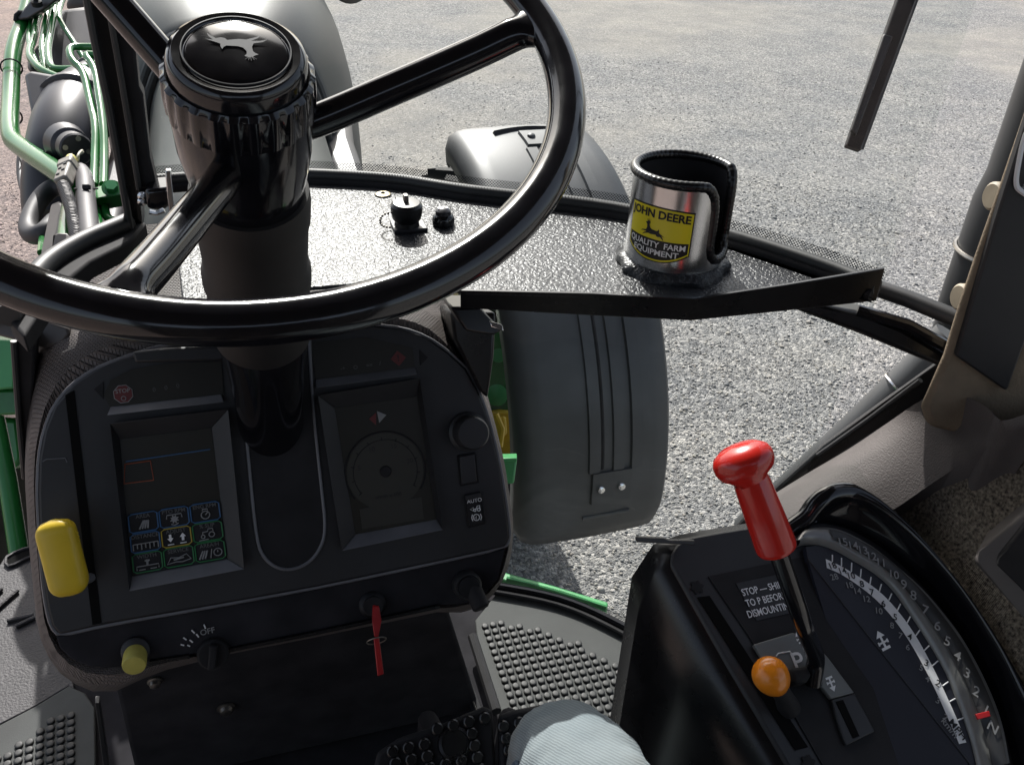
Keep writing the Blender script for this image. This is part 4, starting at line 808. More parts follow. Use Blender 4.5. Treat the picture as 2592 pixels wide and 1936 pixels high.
fA = [DF.px(u, v, -.012) for u, v in mixp(-.01)]; fB = [DF.px(u, v, -.006) for u, v in mixp(.3)]; fC = [DF.px(u, v, -.022) for u, v in mixp(.75)]; fD = [DF.px(u, v, -.05) for u, v in ro_]
fE = [V((q.x, q.y+.10, min(1.866, q.z+.05))) for q in fD]
g = G(); g.loft([fA, fB, fC, fD, fE]); build('padded_cowl', g, M['pad'], ic, smooth=70)
g = G(); g.prism([DF.px(u, v, .004) for u, v in bz], DF.n*-.03); face = build('face_panel', g, M['satin'], ic, bevel=.003)
g = G(); g.tube(chaikin([DF.px(u, v, .001) for u, v in bz], 1), .0022, 6, closed=True); build('edge_bead', g, M['bezel'], ic)
# groove for the column
gv = [(601, 850), (614, 987), (632, 1200), (650, 1372), (668, 1412), (697, 1436), (732, 1443), (774, 1430), (806, 1398), (826, 1345), (812, 1220), (790, 1010), (783, 850)]
g = G(); g.prism([DF.px(u, v, .0052) for u, v in gv], DF.n*.0006); build('column_groove', g, M['matte'], ic, smooth=0)
g = G(); g.tube(chaikin([DF.px(u, v, .006) for u, v in gv], 2, False), .0018, 8); build('groove_edge', g, M['bezel'], ic)
def dlet(body, u, v, size, mt, par, h=.009, sx=1, rot=0, fr=DF):
    ex_, ey_ = fr.ex, fr.ey
    if rot: c_, s_ = math.cos(rot), math.sin(rot); ex_, ey_ = ex_*c_+ey_*s_, ey_*c_-ex_*s_
    return letter(body, mt, par, fr.px(u, v, h), ex_, ey_, size, sx)
def line(name, pts, mt, par, fr=DF, h=.0095, r=.0006, closed=False):
    g = G(); g.tube([fr.px(u, v, h) for u, v in pts], r, 5, closed=closed); return build(name, g, mt, par)
# --- left display
ld = slab('left_display', DF, [(292, 1090), (545, 1052), (578, 1400), (334, 1458)], .004, .0058, M['glassdark'], ic)
def wedge(name, a, b, c_, d_, ha, hb, mt, par=None):
    # bevel strip: a,b on the outer edge (height ha), c,d on the inner edge (height hb)
    q = [DF.px(*a, ha), DF.px(*b, ha), DF.px(*c_, hb), DF.px(*d_, hb)]
    g = G(); g.prism(q, DF.n*-.006); return build(name, g, mt, par or ic, bevel=.0006)
wedge('bezel_strip', (327, 1496), (619, 1440), (575, 1414), (334, 1458), .017, .0062, M['bezel'])  # lower side paler than the other three: skylight put into the colour
wedge('bezel_strip', (619, 1440), (578, 1035), (535, 1082), (575, 1414), .017, .0062, M['satin'])
wedge('bezel_strip', (578, 1035), (278, 1072), (303, 1111), (535, 1082), .017, .0062, M['satin'])
wedge('bezel_strip', (278, 1072), (327, 1496), (334, 1458), (303, 1111), .017, .0062, M['satin'])
scr = slab('screen', DF, [(306, 1113), (534, 1084), (557, 1252), (315, 1286)], .0058, .0064, M['glassdark'], ic)
line('blue_rule', [(318, 1168), (532, 1137)], M['blue'], scr, h=.0068, r=.0007)
line('orange_box', [(316, 1175), (381, 1166), (389, 1215), (314, 1224)], M['orangeprint'], scr, h=.0068, r=.0007, closed=True)
cor = [(321, 1302), (555, 1265), (575, 1412), (336, 1454)]
def bil(s_, t): a, b, c_, d_ = [V((*q, 0)) for q in cor]; q = (a*(1-s_)+b*s_)*(1-t)+(d_*(1-s_)+c_*s_)*t; return q.x, q.y
names = [['AREA', 'PTO RPM', 'ENG RPM'], ['DISTANCE', 'ADJUST', '% SLIP'], ['WIDTH', 'SERVICE', 'AREA/H']]
cols = [['blue', 'blue', 'blue'], ['blue', 'yellowprint', 'greenprint'], ['greenprint', 'greenprint', 'greenprint']]
def ic_line(par, s0, t0, pts, r=.0006, mt='whitedim', closed=False):
    return line('icon', [bil(s0+x/3, t0+y/3) for x, y in pts], M[mt], par, h=.0082, r=r, closed=closed)
for j in range(3):
    for i in range(3):
        s0, t0 = i/3, j/3; e = .035
        k = slab('button', DF, [bil(s0+x/3, t0+y/3) for x, y in ((e, e), (1-e, e), (1-e, 1-e), (e, 1-e))], .0058, .0072, M['matte'], ic, bevel=.0004)
        rr = .10
        fr_pts = [(e+rr, e), (1-e-rr, e), (1-e, e+rr), (1-e, 1-e-rr), (1-e-rr, 1-e), (e+rr, 1-e), (e, 1-e-rr), (e, e+rr)]
        line('outline', [bil(s0+x/3, t0+y/3) for x, y in fr_pts], M[cols[j][i]], k, h=.0076, r=.00075, closed=True)
        dlet(names[j][i], *bil(s0+.5/3, t0+.2/3), .0056, M['dimprint'] if j*3+i not in (0,) else M['dimprint'], k, .0080)
        P_ = lambda pts, **kw: ic_line(k, s0, t0, pts, **kw)
        if (i, j) == (0, 0):
            for q in range(4): P_([(.36+.09*q, .82), (.52+.05*q, .42+.0*q)], r=.0009)
        elif (i, j) == (1, 0):
            P_([(.25, .55), (.27, .36), (.73, .36), (.75, .55)])
            g = G(); o_ = DF.px(*bil(s0+.5/3, t0+.6/3), .0078); g.lathe([(.0036, 0), (.0036, .0005)], o_, DF.n, 32, rmod=lambda q, a: 1+.22*(1 if math.sin(a*8) > 0 else -1)); build('gear_icon', g, M['whitedim'], k, smooth=0)
            P_([(.38, .84), (.5, .9), (.62, .82)])
        elif (i, j) == (2, 0):
            P_([(.5+.14*math.cos(a), .64+.2*math.sin(a)) for a in [q*math.pi/6 for q in range(12)]], closed=True); P_([(.5, .64), (.58, .52)]); P_([(.42, .42), (.42, .34), (.58, .34), (.58, .42)])
        elif (i, j) == (0, 1):
            P_([(.1, .55), (.9, .55)])
            for q in range(7): P_([(.1+.8*q/6, .55), (.1+.8*q/6, .78 if q % 2 else .85)])
        elif (i, j) == (1, 1):
            for x, d_ in ((.3, 1), (.7, -1)):
                y0, y1 = (.34, .72) if d_ == 1 else (.72, .34); ym = y0+(y1-y0)*.5
                g = G(); g.prism([DF.px(*bil(s0+a/3, t0+b/3), .0083) for a, b in ((x-.04, y0), (x+.04, y0), (x+.04, ym), (x+.10, ym), (x, y1), (x-.10, ym), (x-.04, ym))], DF.n*-.0006); build('arrow_icon', g, M['white'], k, smooth=0)
                P_([(x-.1, .84), (x+.1, .84)], mt='white')
        elif (i, j) == (2, 1):
            P_([(.62+.09*math.cos(a), .66+.13*math.sin(a)) for a in [q*math.pi/6 for q in range(12)]], closed=True); P_([(.34+.06*math.cos(a), .72+.09*math.sin(a)) for a in [q*math.pi/5 for q in range(10)]], closed=True); P_([(.34, .6), (.34, .5), (.5, .48), (.52, .36), (.66, .36), (.68, .5)]); P_([(.2, .9), (.5, .88)])
        elif (i, j) == (0, 2):
            P_([(.15, .85), (.15, .66), (.85, .66), (.85, .85)]); P_([(.5, .64), (.5, .36)], r=.0012); P_([(.42, .42), (.58, .42)], r=.001); P_([(.22, .84), (.42, .84)]); P_([(.58, .84), (.78, .84)])
        elif (i, j) == (1, 2):
            P_([(.12, .8), (.25, .5), (.5, .55), (.75, .42), (.88, .7), (.6, .78), (.4, .74)], closed=True); P_([(.33, .63), (.66, .57)], r=.0009)
        else:
            for q in range(3): P_([(.14+.09*q, .84), (.28+.07*q, .44)], r=.0009)
            P_([(.5, .85), (.56, .4)]); P_([(.74+.13*math.cos(a), .6+.19*math.sin(a)) for a in [q*math.pi/6 for q in range(12)]], closed=True); P_([(.74, .6), (.74, .5)])
# --- left warning window, stop sign
lw = slab('warning_window', DF, [(262, 1000), (280, 962), (330, 936), (420, 920), (560, 915), (567, 1000), (278, 1030)], .004, .0055, M['glassdark'], ic)
wedge('bezel_strip', (271, 1051), (567, 1018), (560, 998), (280, 1030), .015, .006, M['bezel'])  # skylight on this strip painted in by the pale grey
o_ = DF.px(312, 997, .0058)
g = G(); g.lathe([(.0098, 0), (.0098, .0006)], o_, DF.n, 8, ex=DF.ex*math.cos(.39)+DF.ey*math.sin(.39)); st = build('stop_sign', g, M['whitedim'], lw, smooth=0)
g = G(); g.lathe([(.0090, .0006), (.0090, .0010)], o_, DF.n, 8, ex=DF.ex*math.cos(.39)+DF.ey*math.sin(.39)); build('sign_face', g, M['redprint'], st, smooth=0)
letter('STOP', M['whitedim'], st, o_+DF.n*.0014+DF.ey*.003, DF.ex, DF.ey, .0058)
g = G(); g.tube([o_+DF.n*.0014+DF.ey*(-.0045+.0022*math.sin(k*math.pi/6))+DF.ex*.0022*math.cos(k*math.pi/6) for k in range(12)], .0004, 5, closed=True); build('icon', g, M['whitedim'], st)
for k_, (u, v) in enumerate(((390, 985), (420, 980), (450, 975))): dlet('()', u, v, .005, M['dimprint'], lw, .006)
# --- right display
wedge('bezel_strip', (866, 1394), (1122, 1341), (1105, 1314), (900, 1352), .017, .0062, M['bezel'])  # pale lower side again carries painted skylight, other sides stay black
wedge('bezel_strip', (1122, 1341), (1063, 958), (1056, 1004), (1105, 1314), .017, .0062, M['satin'])
wedge('bezel_strip', (1063, 958), (804, 1000), (847, 1032), (1056, 1004), .017, .0062, M['satin'])
wedge('bezel_strip', (804, 1000), (866, 1394), (900, 1352), (847, 1032), .017, .0062, M['satin'])
rd_ = slab('tachometer', DF, [(845, 1032), (1058, 1003), (1106, 1315), (898, 1354)], .004, .006, M['glassdark'], ic)
tc_ = DF.px(976, 1193, .0066); 
def ring(name, c, r, a0, a1, rr, mt, par, n=40, fr=DF):
    g = G(); g.tube([c+fr.ex*r*math.cos(a0+(a1-a0)*k/n)+fr.ey*r*math.sin(a0+(a1-a0)*k/n) for k in range(n+1)], rr, 5); return build(name, g, mt, par)
ring('dial_ring', tc_, .044, -.6, 3.74, .0008, M['matte'], rd_); ring('dial_ring', tc_, .035, -.6, 3.74, .0004, M['matte'], rd_)
g = G(); g.lathe([(.0065, 0), (.0055, .002)], tc_, DF.n, 20); build('needle_hub', g, M['matte'], rd_)
g = G(); g.lathe([(.042, -.0004), (.042, -.0001)], tc_, DF.n, 40); build('dial_face', g, mat('dial_face', (.026, .024, .017), .5), rd_)
for k in range(11):
    a = 3.74-4.34*k/10; d = DF.ex*math.cos(a)+DF.ey*math.sin(a); g = G(); g.tube([tc_+d*.034, tc_+d*.038], .0005, 5); build('tick', g, M['matte'], rd_)
for t_, k in (('5', 2), ('10', 4), ('15', 6), ('20', 8)):
    a = 3.74-4.34*k/10; letter(t_, M['blackprint'], rd_, tc_+(DF.ex*math.cos(a)+DF.ey*math.sin(a))*.029+DF.n*.0004, DF.ex, DF.ey, .007)
letter('n/min x 100', M['blackprint'], rd_, tc_-DF.ey*.027+DF.n*.0004, DF.ex, DF.ey, .006)
slab('counter_window', DF, [(910, 1288), (1067, 1258), (1073, 1313), (917, 1339)], .0055, .0064, M['rangeplate'] if 0 else mat('counter_face', (.026, .024, .018), .4), rd_)
g = G(); g.prism([DF.px(u, v, .0066) for u, v in ((934, 1060), (952, 1044), (952, 1076))], DF.n*.0004); build('red_marker', g, M['redprint'], rd_, smooth=0)
g = G(); g.prism([DF.px(u, v, .0066) for u, v in ((954, 1040), (978, 1050), (960, 1070))], DF.n*.0004); build('white_marker', g, M['whitedim'], rd_, smooth=0)
rw_ = slab('warning_window', DF, [(785, 866), (930, 854), (1044, 880), (1050, 930), (800, 961)], .004, .0055, M['glassdark'], ic)
wedge('bezel_strip', (800, 982), (1056, 948), (1050, 930), (800, 961), .015, .006, M['bezel'])  # pale grey paints the skylight caught by this strip
g = G(); g.lathe([(.0085, 0), (.0085, .0006)], DF.px(1008, 907, .0058), DF.n, 4, ex=DF.ex); hz = build('hazard_diamond', g, M['redprint'], rw_, smooth=0)
dlet('!', 1008, 907, .010, M['blackprint'], hz, .0068)
for u, v, t_ in ((868, 933, '-+'), (900, 930, 'O'), (935, 925, '=='), (962, 920, '/')): dlet(t_, u, v, .006, M['dimprint'], rw_, .006)
# arrows either side
for pts in (((238, 985), (262, 965), (262, 1010)), ((1083, 905), (1062, 885), (1064, 925))):
    g = G(); g.prism([DF.px(u, v, .0045) for u, v in pts], DF.n*.0006); build('turn_arrow', g, M['matte'], ic, smooth=0)
# stalk
stk = thing('turn_stalk', 'flat dark grey stalk paddle lying over the top of the left display', 'stalk', DF.px(560, 895, .02))
g = G(); g.prism([DF.px(*q, .03) for q in ((334, 890), (420, 880), (545, 876), (566, 884), (568, 905), (560, 914), (342, 918))], DF.n*-.014); build('paddle', g, M['greyplastic'] if 0 else M['satin'], stk, bevel=.003)
g = G(); g.tube([DF.px(560, 895, .024), DF.px(640, 900, .012)], .008, 12); build('arm', g, M['satin'], stk)
# lever slot and yellow handle
slab('lever_slot', DF, [(165, 1000), (187, 988), (256, 1577), (234, 1581)], .004, .0052, M['void'], ic, smooth=0)
line('molded_symbol', [(108, 1168), (118, 1162), (165, 1159), (170, 1170)], M['bezel'], ic, h=.0045, r=.0006)
yl = thing('yellow_lever', 'yellow plastic lever handle at the left of the console', 'lever', DF.px(185, 1470, .005))
pa, pb = DF.px(139, 1335, .045), DF.px(178, 1486, .035); ax = (pb-pa); L_ = ax.length; ax = ax.normalized(); sx_ = ax.cross(DF.n).normalized(); nz_ = sx_.cross(ax)
secs = []
for i in range(25):
    t = -.13+1.26*i/24; q = pa+ax*(L_*t); d0 = max(0, (.10-t)/.23); d1 = max(0, (t-.88)/.25)
    e = math.sqrt(max(.02, 1-d0**2.6))*math.sqrt(max(.02, 1-d1**2.4)); ez = e*(.85+.25*t)
    secs.append([q+sx_*(.0178*e*math.copysign(abs(math.cos(b))**.6, math.cos(b)))+nz_*(.012*ez*math.copysign(abs(math.sin(b))**.6, math.sin(b))) for b in [2*math.pi*k/24 for k in range(24)]])
g = G(); g.loft(secs); build('handle', g, M['yellow'], yl, smooth=60)
for s_ in (-1, 1):
    for k in range(3): g = G(); g.tube([pa+ax*(.0+.07*k)*L_+sx_*s_*.012+nz_*.007, pa+ax*(.10+.06*k)*L_+sx_*s_*.0165+nz_*.003, pa+ax*(.16+.06*k)*L_+sx_*s_*.0175], .0016, 6); build('grip_ridge', g, M['yellow'], yl)
g = G(); g.tube([pb+sx_*.008, DF.px(232, 1460, .003)], .005, 10); build('stem', g, M['bezel'], yl)
# knob and rockers on the right
kb = thing('round_knob', 'round black knob at the right side of the console', 'knob', DF.px(1180, 1090, .004))
g = G(); g.lathe([(.0225, 0), (.0225, .004), (.019, .006), (.0185, .026), (.0165, .029), (.006, .0295)], DF.px(1184, 1092, .004), DF.n, 36); build('cap', g, M['satin'], kb, smooth=40)
for (pts, lab_, nm) in (([(1158, 1152), (1205, 1144), (1213, 1222), (1166, 1231)], 'blank square rocker switch below the round knob', 0), ([(1175, 1252), (1217, 1244), (1230, 1326), (1186, 1337)], 'rocker switch marked AUTO with a tractor symbol', 1)):
    q = thing('rocker_switch', lab_, 'switch', DF.px(*pts[0], .004), 'rocker switches on the console')
    slab('frame', DF, pts, .003, .0065, M['matte'], q, bevel=.001)
    cu_ = V((sum(p[0] for p in pts)/4, sum(p[1] for p in pts)/4, 0)); inn = [(cu_.x+(p[0]-cu_.x)*.82, cu_.y+(p[1]-cu_.y)*.9) for p in pts]
    r_ = slab('rocker', DF, inn, .006, .0095, M['satin'] if nm == 0 else M['matte'], q, bevel=.001)
    if nm:
        slab('rocker_step', DF, [(1178, 1255), (1216, 1247), (1218, 1259), (1180, 1267)], .009, .0115, M['satin'], q, bevel=.0006)
        dlet('AUTO', 1201, 1267, .0062, M['white'], r_, .0101)
        def R2(pts, **k): return line('icon', pts, M['white'], r_, h=.0101, **k)
        R2([(1190, 1289), (1198, 1284), (1198, 1293)], closed=True); R2([(1198, 1289), (1206, 1287), (1208, 1280), (1214, 1279), (1215, 1288)])
        for u, v, r in ((1202, 1291, 3), (1212, 1289, 4)): R2([(u+r*math.cos(a), v+r*math.sin(a)) for a in [k*math.pi/4 for k in range(8)]], closed=True)
        R2([(1206+8*math.cos(a), 1309+8*math.sin(a)) for a in [k*math.pi/6 for k in range(12)]], closed=True); R2([(1196, 1302), (1194, 1310), (1197, 1318)]); R2([(1216, 1300), (1219, 1308), (1217, 1316)]); R2([(1201, 1310), (1206, 1306), (1206, 1313)], closed=True)
# --- lower strip of the console
lst = [(142, 1612), (267, 1583), (500, 1543), (800, 1489), (1100, 1426), (1280, 1388), (1262, 1466), (1220, 1512), (1180, 1528), (1105, 1533), (800, 1598), (579, 1642), (379, 1674), (300, 1690), (230, 1690), (180, 1668), (150, 1640)]
slab('lower_strip', DF, lst, -.02, -.004, M['floor'], ic, bevel=.002)
line('strip_bead', [(379, 1676), (480, 1660)], M['frame'], ic, h=-.003, r=.003); line('strip_bead', [(579, 1645), (800, 1601), (1112, 1534)], M['frame'], ic, h=-.002, r=.003)
yk = thing('yellow_push_knob', 'pale yellow push knob at the lower left of the console', 'knob', DF.px(345, 1640, -.004))
o_ = DF.px(344, 1644, -.004); ax = V((0, -.97, -.1)).normalized()
g = G(); g.lathe([(.0145, 0), (.0140, .005), (.011, .007)], o_, DF.n, 28); build('collar', g, M['satin'], yk)
g = G(); g.lathe([(.0105, .004), (.0115, .008), (.0118, .021), (.011, .024), (.006, .0245)], o_, ax.lerp(DF.n, .35), 28); build('cap', g, M['yellowknob'], yk, smooth=40)
dk = thing('heater_dial', 'black rotary dial with white tick marks and OFF', 'dial', DF.px(530, 1640, -.004))
o_ = DF.px(540, 1652, -.003)
g = G(); g.lathe([(.017, -.002), (.016, .006), (.014, .008)], o_, DF.n, 30); dd = build('dial_body', g, M['matte'], dk)
g = G(); g.box(o_+DF.n*.012, (DF.ex*.2+DF.ey).normalized()*.013, (DF.ex-DF.ey*.2).normalized()*.004, DF.n*.006); build('grip_bar', g, M['matte'], dk, bevel=.002)
for (u, v, u2, v2) in ((516, 1580, 520, 1590), (485, 1594, 493, 1602), (464, 1613, 472, 1619), (457, 1630, 466, 1633), (497, 1604, 503, 1612), (480, 1619, 488, 1625), (474, 1632, 481, 1635)): line('tick', [(u, v), (u2, v2)], M['white'], dd, h=-.0025, r=.0008)
dlet('OFF', 525, 1598, .0085, M['whitedim'], dd, -.0025, rot=.05)
g = G(); g.lathe([(.003, 0), (.003, .002)], DF.px(537, 1664, .012), DF.n, 10); build('pointer', g, M['whitedim'], dk)
ks = thing('ignition_switch', 'round metal ignition switch at the bottom of the console', 'switch', DF.px(942, 1526, -.004))
o_ = DF.px(942, 1528, -.006)
g = G(); g.lathe([(.0150, 0), (.0150, .003), (.012, .006), (.009, .0065)], o_, DF.n, 32); build('bezel_nut', g, M['emblem'], ks, smooth=40)
g = G(); g.lathe([(.0105, .004), (.0105, .011)], o_, DF.n, 24); build('barrel', g, M['matte'], ks)
ky = thing('ignition_key', 'red ignition key with a ring and red tag hanging from the switch', 'key', DF.px(950, 1560, .01))
g = G(); kk = lambda u, v, h: DF.px(u, v, h)
g.prism([kk(944, 1532, .02), kk(960, 1534, .02), kk(966, 1572, .03), kk(958, 1614, .03), kk(948, 1612, .03), kk(942, 1570, .03)], DF.n*-.004); build('key_head', g, M['redkey'], ky, bevel=.0012)
c = kk(953, 1621, .03); g = G(); g.tube([c+DF.ex*.0105*math.cos(k*math.pi/14)+(DF.ey*.6+DF.n*.8)*.0095*math.sin(k*math.pi/14) for k in range(28)], .0007, 6, closed=True); build('key_ring', g, M['zinc'], ky)
g = G(); g.prism([kk(946, 1616, .032), kk(960, 1614, .032), kk(972, 1706, .034), kk(956, 1711, .034)], DF.n*-.003); build('tag', g, M['redkey'], ky, bevel=.001)
hk = thing('washer_knob', 'metal rimmed dark knob at the lower right of the console', 'knob', DF.px(1178, 1468, -.004))
g = G(); g.lathe([(.016, 0), (.0165, .012), (.014, .016)], DF.px(1178, 1476, -.005), DF.n, 28); build('collar', g, M['satin'], hk)
g = G(); g.lathe([(.013, .012), (.012, .020), (.006, .021)], DF.px(1178, 1476, -.005), DF.n, 28); build('cap', g, M['emblem'], hk)
g = G(); g.lathe([(.010, .0), (.010, .028), (.008, .03)], DF.px(1192, 1478, .005), (.2, -.8, -.5), 20); build('plunger', g, M['matte'], hk)
# ---- pedestal below
pd = thing('pedestal_cover', 'black pedestal cover under the instrument console', 'cover', (-.05, .8, ZF))
def pdp(u, v, z): return onz(u, v, z)
T_ = [(-.205, .735, 1.50), (.16, .735, 1.50), (.16, .98, 1.50), (-.205, .98, 1.50)]; B_ = [(-.235, .80, 1.151), (.235, .80, 1.151), (.235, 1.0, 1.151), (-.235, 1.0, 1.151)]
g = G(); g.loft([B_, T_]); build('cover', g, mat('pedestal_black', (.030, .029, .032), .9, spec=.12, noise=.3, nscale=20), pd, bevel=.006)
PDF = Frame((0, .735, 1.5), (1, 0, 0), (0, -.349, -.065)); 
for u, v, r in ((392, 1722, .0085), (572, 1790, .011)):
    o_ = PDF.px(u, v, .001); g = G(); g.lathe([(r, 0), (r, .002), (r*.75, .003), (r*.65, .0075), (r*.3, .009)], o_, PDF.n, 20); build('bolt', g, M['zinc'], pd)
g = G(); g.prism([PDF.px(*q, .004) for q in ((240, 1780), (252, 1780), (285, 2000), (270, 2000))], PDF.n*-.01); build('edge_flange', g, M['satin'], pd, bevel=.001)
for (a_, b_) in (((1146, 1634), (1213, 1812)), ((1196, 1610), (1256, 1800))):
    g = G(); g.tube([onz(*a_, ZF+.02), onz(*b_, ZF+.02)], .008, 8); build('rail', g, M['matte'], pd)
line('rail_glint', [(1146, 1634), (1207, 1800)], M['zinc'], pd, fr=Frame((0, 0, ZF+.03), (1, 0, 0), (0, 0, 1)), h=0, r=.0012)
# ---- pedals
PF2 = Frame(at(1200, 1880, .93), (1, -.15, 0), (0, -.62, .78))
for pts, lb_, seedp in (([(955, 1905), (1010, 1868), (1120, 1832), (1225, 1788), (1248, 1796), (1258, 1960), (940, 1990)], 'black studded brake pedal, left one of the pair at the bottom', ((1050, 1870), (1100, 1850), (1150, 1845), (1224, 1838), (1000, 1905), (1060, 1908), (1235, 1880), (1110, 1915), (1240, 1915))), ([(1264, 1810), (1300, 1797), (1390, 1780), (1400, 1840), (1330, 1990), (1266, 1990)], 'black studded brake pedal, right one beside the jeans knee', ((1284, 1818), (1290, 1852), (1295, 1890), (1330, 1812)))):
    pe = thing('brake_pedal', lb_, 'pedal', PF2.px(*pts[-1], -.05), 'brake pedals')
    slab('pad', PF2, pts, -.012, 0, M['matte'], pe, bevel=.004)
    cu_ = (sum(p[0] for p in pts)/len(pts), sum(p[1] for p in pts)/len(pts)); ins = [(cu_[0]+(p[0]-cu_[0])*.88, cu_[1]+(p[1]-cu_[1])*.88) for p in pts]
    for iu in range(12):
        for iv in range(10):
            u, v = 940+iu*40+iv*7, 1790+iv*30-iu*9+60
            if inside((u, v), ins) and math.hypot(u-1150, v-1880) > 42: g = G(); g.lathe([(.0068, 0), (.0064, .003), (.005, .0042)], PF2.px(u, v, 0), PF2.n, 14); build('grip_stud', g, M['frame'], pe)
    if pts[0][0] < 1000: g = G(); g.lathe([(.018, 0), (.017, .003), (.014, .004), (.0135, .002)], PF2.px(1150, 1880, .0), PF2.n, 28); build('boss', g, M['frame'], pe)
    o_ = PF2.px(sum(p[0] for p in pts)/len(pts), sum(p[1] for p in pts)/len(pts), -.012); g = G(); g.tube([o_, o_+V((0, .05, -.03)), V((o_.x, o_.y+.10, ZF+.002))], .012, 10); build('arm', g, M['floor'], pe)
# ---- grey lever box at the far left
gb_ = thing('lever_housing', 'grey plastic lever housing behind the wheel at the left', 'housing', at(90, 860, .92))
g = G(); g.prism([at(*q) for q in ((-40, 795, .90), (20, 782, .90), (60, 790, .90), (172, 828, .90), (178, 845, .90), (160, 868, .90), (118, 884, .90), (-40, 842, .90))], V((.0, .05, -.015))); build('box', g, M['greyplastic'], gb_, bevel=.006, seg=3)
g = G(); g.prism([at(*q) for q in ((136, 702, .96), (150, 696, .96), (176, 697, .96), (190, 718, .96), (170, 760, .95), (130, 750, .95))], V((0, .05, .03))); build('upper_cap', g, M['greyplastic'], gb_, bevel=.005)
g = G(); g.tube([at(-30, 815, .895), at(-5, 800, .895), at(20, 787, .893)], .006, 10); build('metal_tip', g, M['chrome'], gb_)
# little latch under the shelf
la = thing('shelf_bracket', 'black bracket with a bright tab under the shelf', 'bracket', at(1240, 830, .93))
g = G(); g.prism([at(*q) for q in ((1140, 778, .90), (1218, 778, .90), (1246, 812, .89), (1274, 838, .89), (1250, 850, .89), (1180, 840, .9))], V((.0, .05, -.01))); build('arm', g, M['frame'], la, bevel=.003)
g = G(); g.prism([at(*q) for q in ((1238, 812, .885), (1271, 822, .885), (1275, 838, .885), (1243, 828, .885))], FW*.004); build('tab', g, M['chrome'], la, bevel=.001)
g = G(); g.prism([at(*q) for q in ((1140, 790, .96), (1256, 790, .96), (1252, 900, .97), (1236, 1010, .98), (1215, 990, .98), (1150, 860, .97))], V((0, .06, -.02))); build('strut', g, M['frame'], la, bevel=.004)
# ---- wiper/turn control tip in front of the gravel (right console front)
tp_ = thing('lever_tip', 'thin flat black lever tip pointing left from the right console', 'lever', at(1690, 1370, .75))
g = G(); g.prism([at(*q) for q in ((1609, 1362, .80), (1614, 1358, .80), (1682, 1361, .79), (1695, 1366, .785), (1760, 1368, .77), (1760, 1380, .77), (1690, 1376, .785), (1612, 1373, .80))], FW*.006); build('blade', g, M['satin'], tp_, bevel=.001)
# ================================================================== RIGHT CONTROL CONSOLE
KF = Frame((.39, .45, 1.68), (1, 0, 0), (0, -.436, .9))
rc = thing('control_console', 'black control console with gear quadrant right of the driver', 'console', (.45, .35, ZF))
ko = [(1696, 1425), (1699, 1398), (1712, 1376), (1745, 1357), (1830, 1342), (1911, 1329), (1986, 1318), (2120, 1300), (2300, 1420), (2440, 1600), (2560, 1850), (2620, 2050), (2060, 2050), (1975, 1908), (1840, 1680)]
top = [KF.px(u, v, 0) for u, v in ko]
g = G(); g.prism(top, V((0, 0, -.012))); build('top_plate', g, M['satin'], rc, bevel=.003)
low = [V((q.x-.012, q.y+.012, q.z-.0125)) if i < 5 else V((q.x+.006, q.y, q.z-.0125)) for i, q in enumerate(top)]
low = [q+V((-.014 if (i < 3 or i > 11) else 0, .016 if 1 < i < 7 else 0, -.012)) for i, q in enumerate(top)]
lo1 = [q+V((-.010 if (i < 3 or i > 11) else 0, .012 if 1 < i < 7 else 0, -.05)) for i, q in enumerate(low)]
lo2 = [V((q.x, q.y, 1.152)) for q in lo1]
g = G(); g.loft([[q+V((0, 0, -.0035)) for q in top], low, lo1, lo2]); build('base', g, M['gloss'] if 0 else M['frame'], rc, smooth=50)
c = ony(1770, 1830, .40); c = low[13].lerp(lo2[13], .3)
KS = Frame(lo1[13], (0, 1, 0), (-1, 0, 0)); g = G(); g.lathe([(.008, 0), (.007, .003), (.003, .004)], KS.px(1768, 1822, .001), KS.n, 16); build('side_bolt', g, M['chrome'], rc)
# front foot of console, brown trim beside the mat
g = G(); g.prism([at(*q) for q in ((1612, 1630, 1.12), (1700, 1520, 1.0), (1720, 1700, 1.0), (1645, 1860, 1.05), (1636, 1740, 1.08))], V((.05, .02, 0))); build('foot_trim', g, M['brownsoft'], rc, bevel=.004)
# slot with throttle
slab('throttle_slot', KF, [(1766, 1511), (1796, 1507), (2046, 1890), (2014, 1898)], .0005, .0012, M['void'], rc, smooth=0)
for c_, r in (((1764, 1486), 8), ((2046, 1930), 8)):
    g = G(); g.lathe([(.0055, 0), (.0055, .0009)], KF.px(*c_, .0006), KF.n, 24, rmod=lambda q, a: 1+.2*math.sin(a*6)); build('molded_symbol', g, M['matte'], rc, smooth=0)
slab('range_recess', KF, [(1793, 1458), (1975, 1420), (2040, 1408), (2092, 1570), (2210, 1740), (2275, 1936), (2120, 2000), (1898, 1613)], .0005, .0014, M['matte'], rc, smooth=0)
pl = slab('warning_plate', KF, [(1863, 1476), (1995, 1447), (2012, 1548), (1916, 1570)], .0012, .0022, M['satin'], rc)
for t_, u, v in (('STOP — SHIFT', 1938, 1489), ('TO P BEFORE', 1944, 1517), ('DISMOUNTING', 1956, 1543)): dlet(t_, u-5, v, .0088, M['white'], pl, .0027, fr=KF, sx=.76)
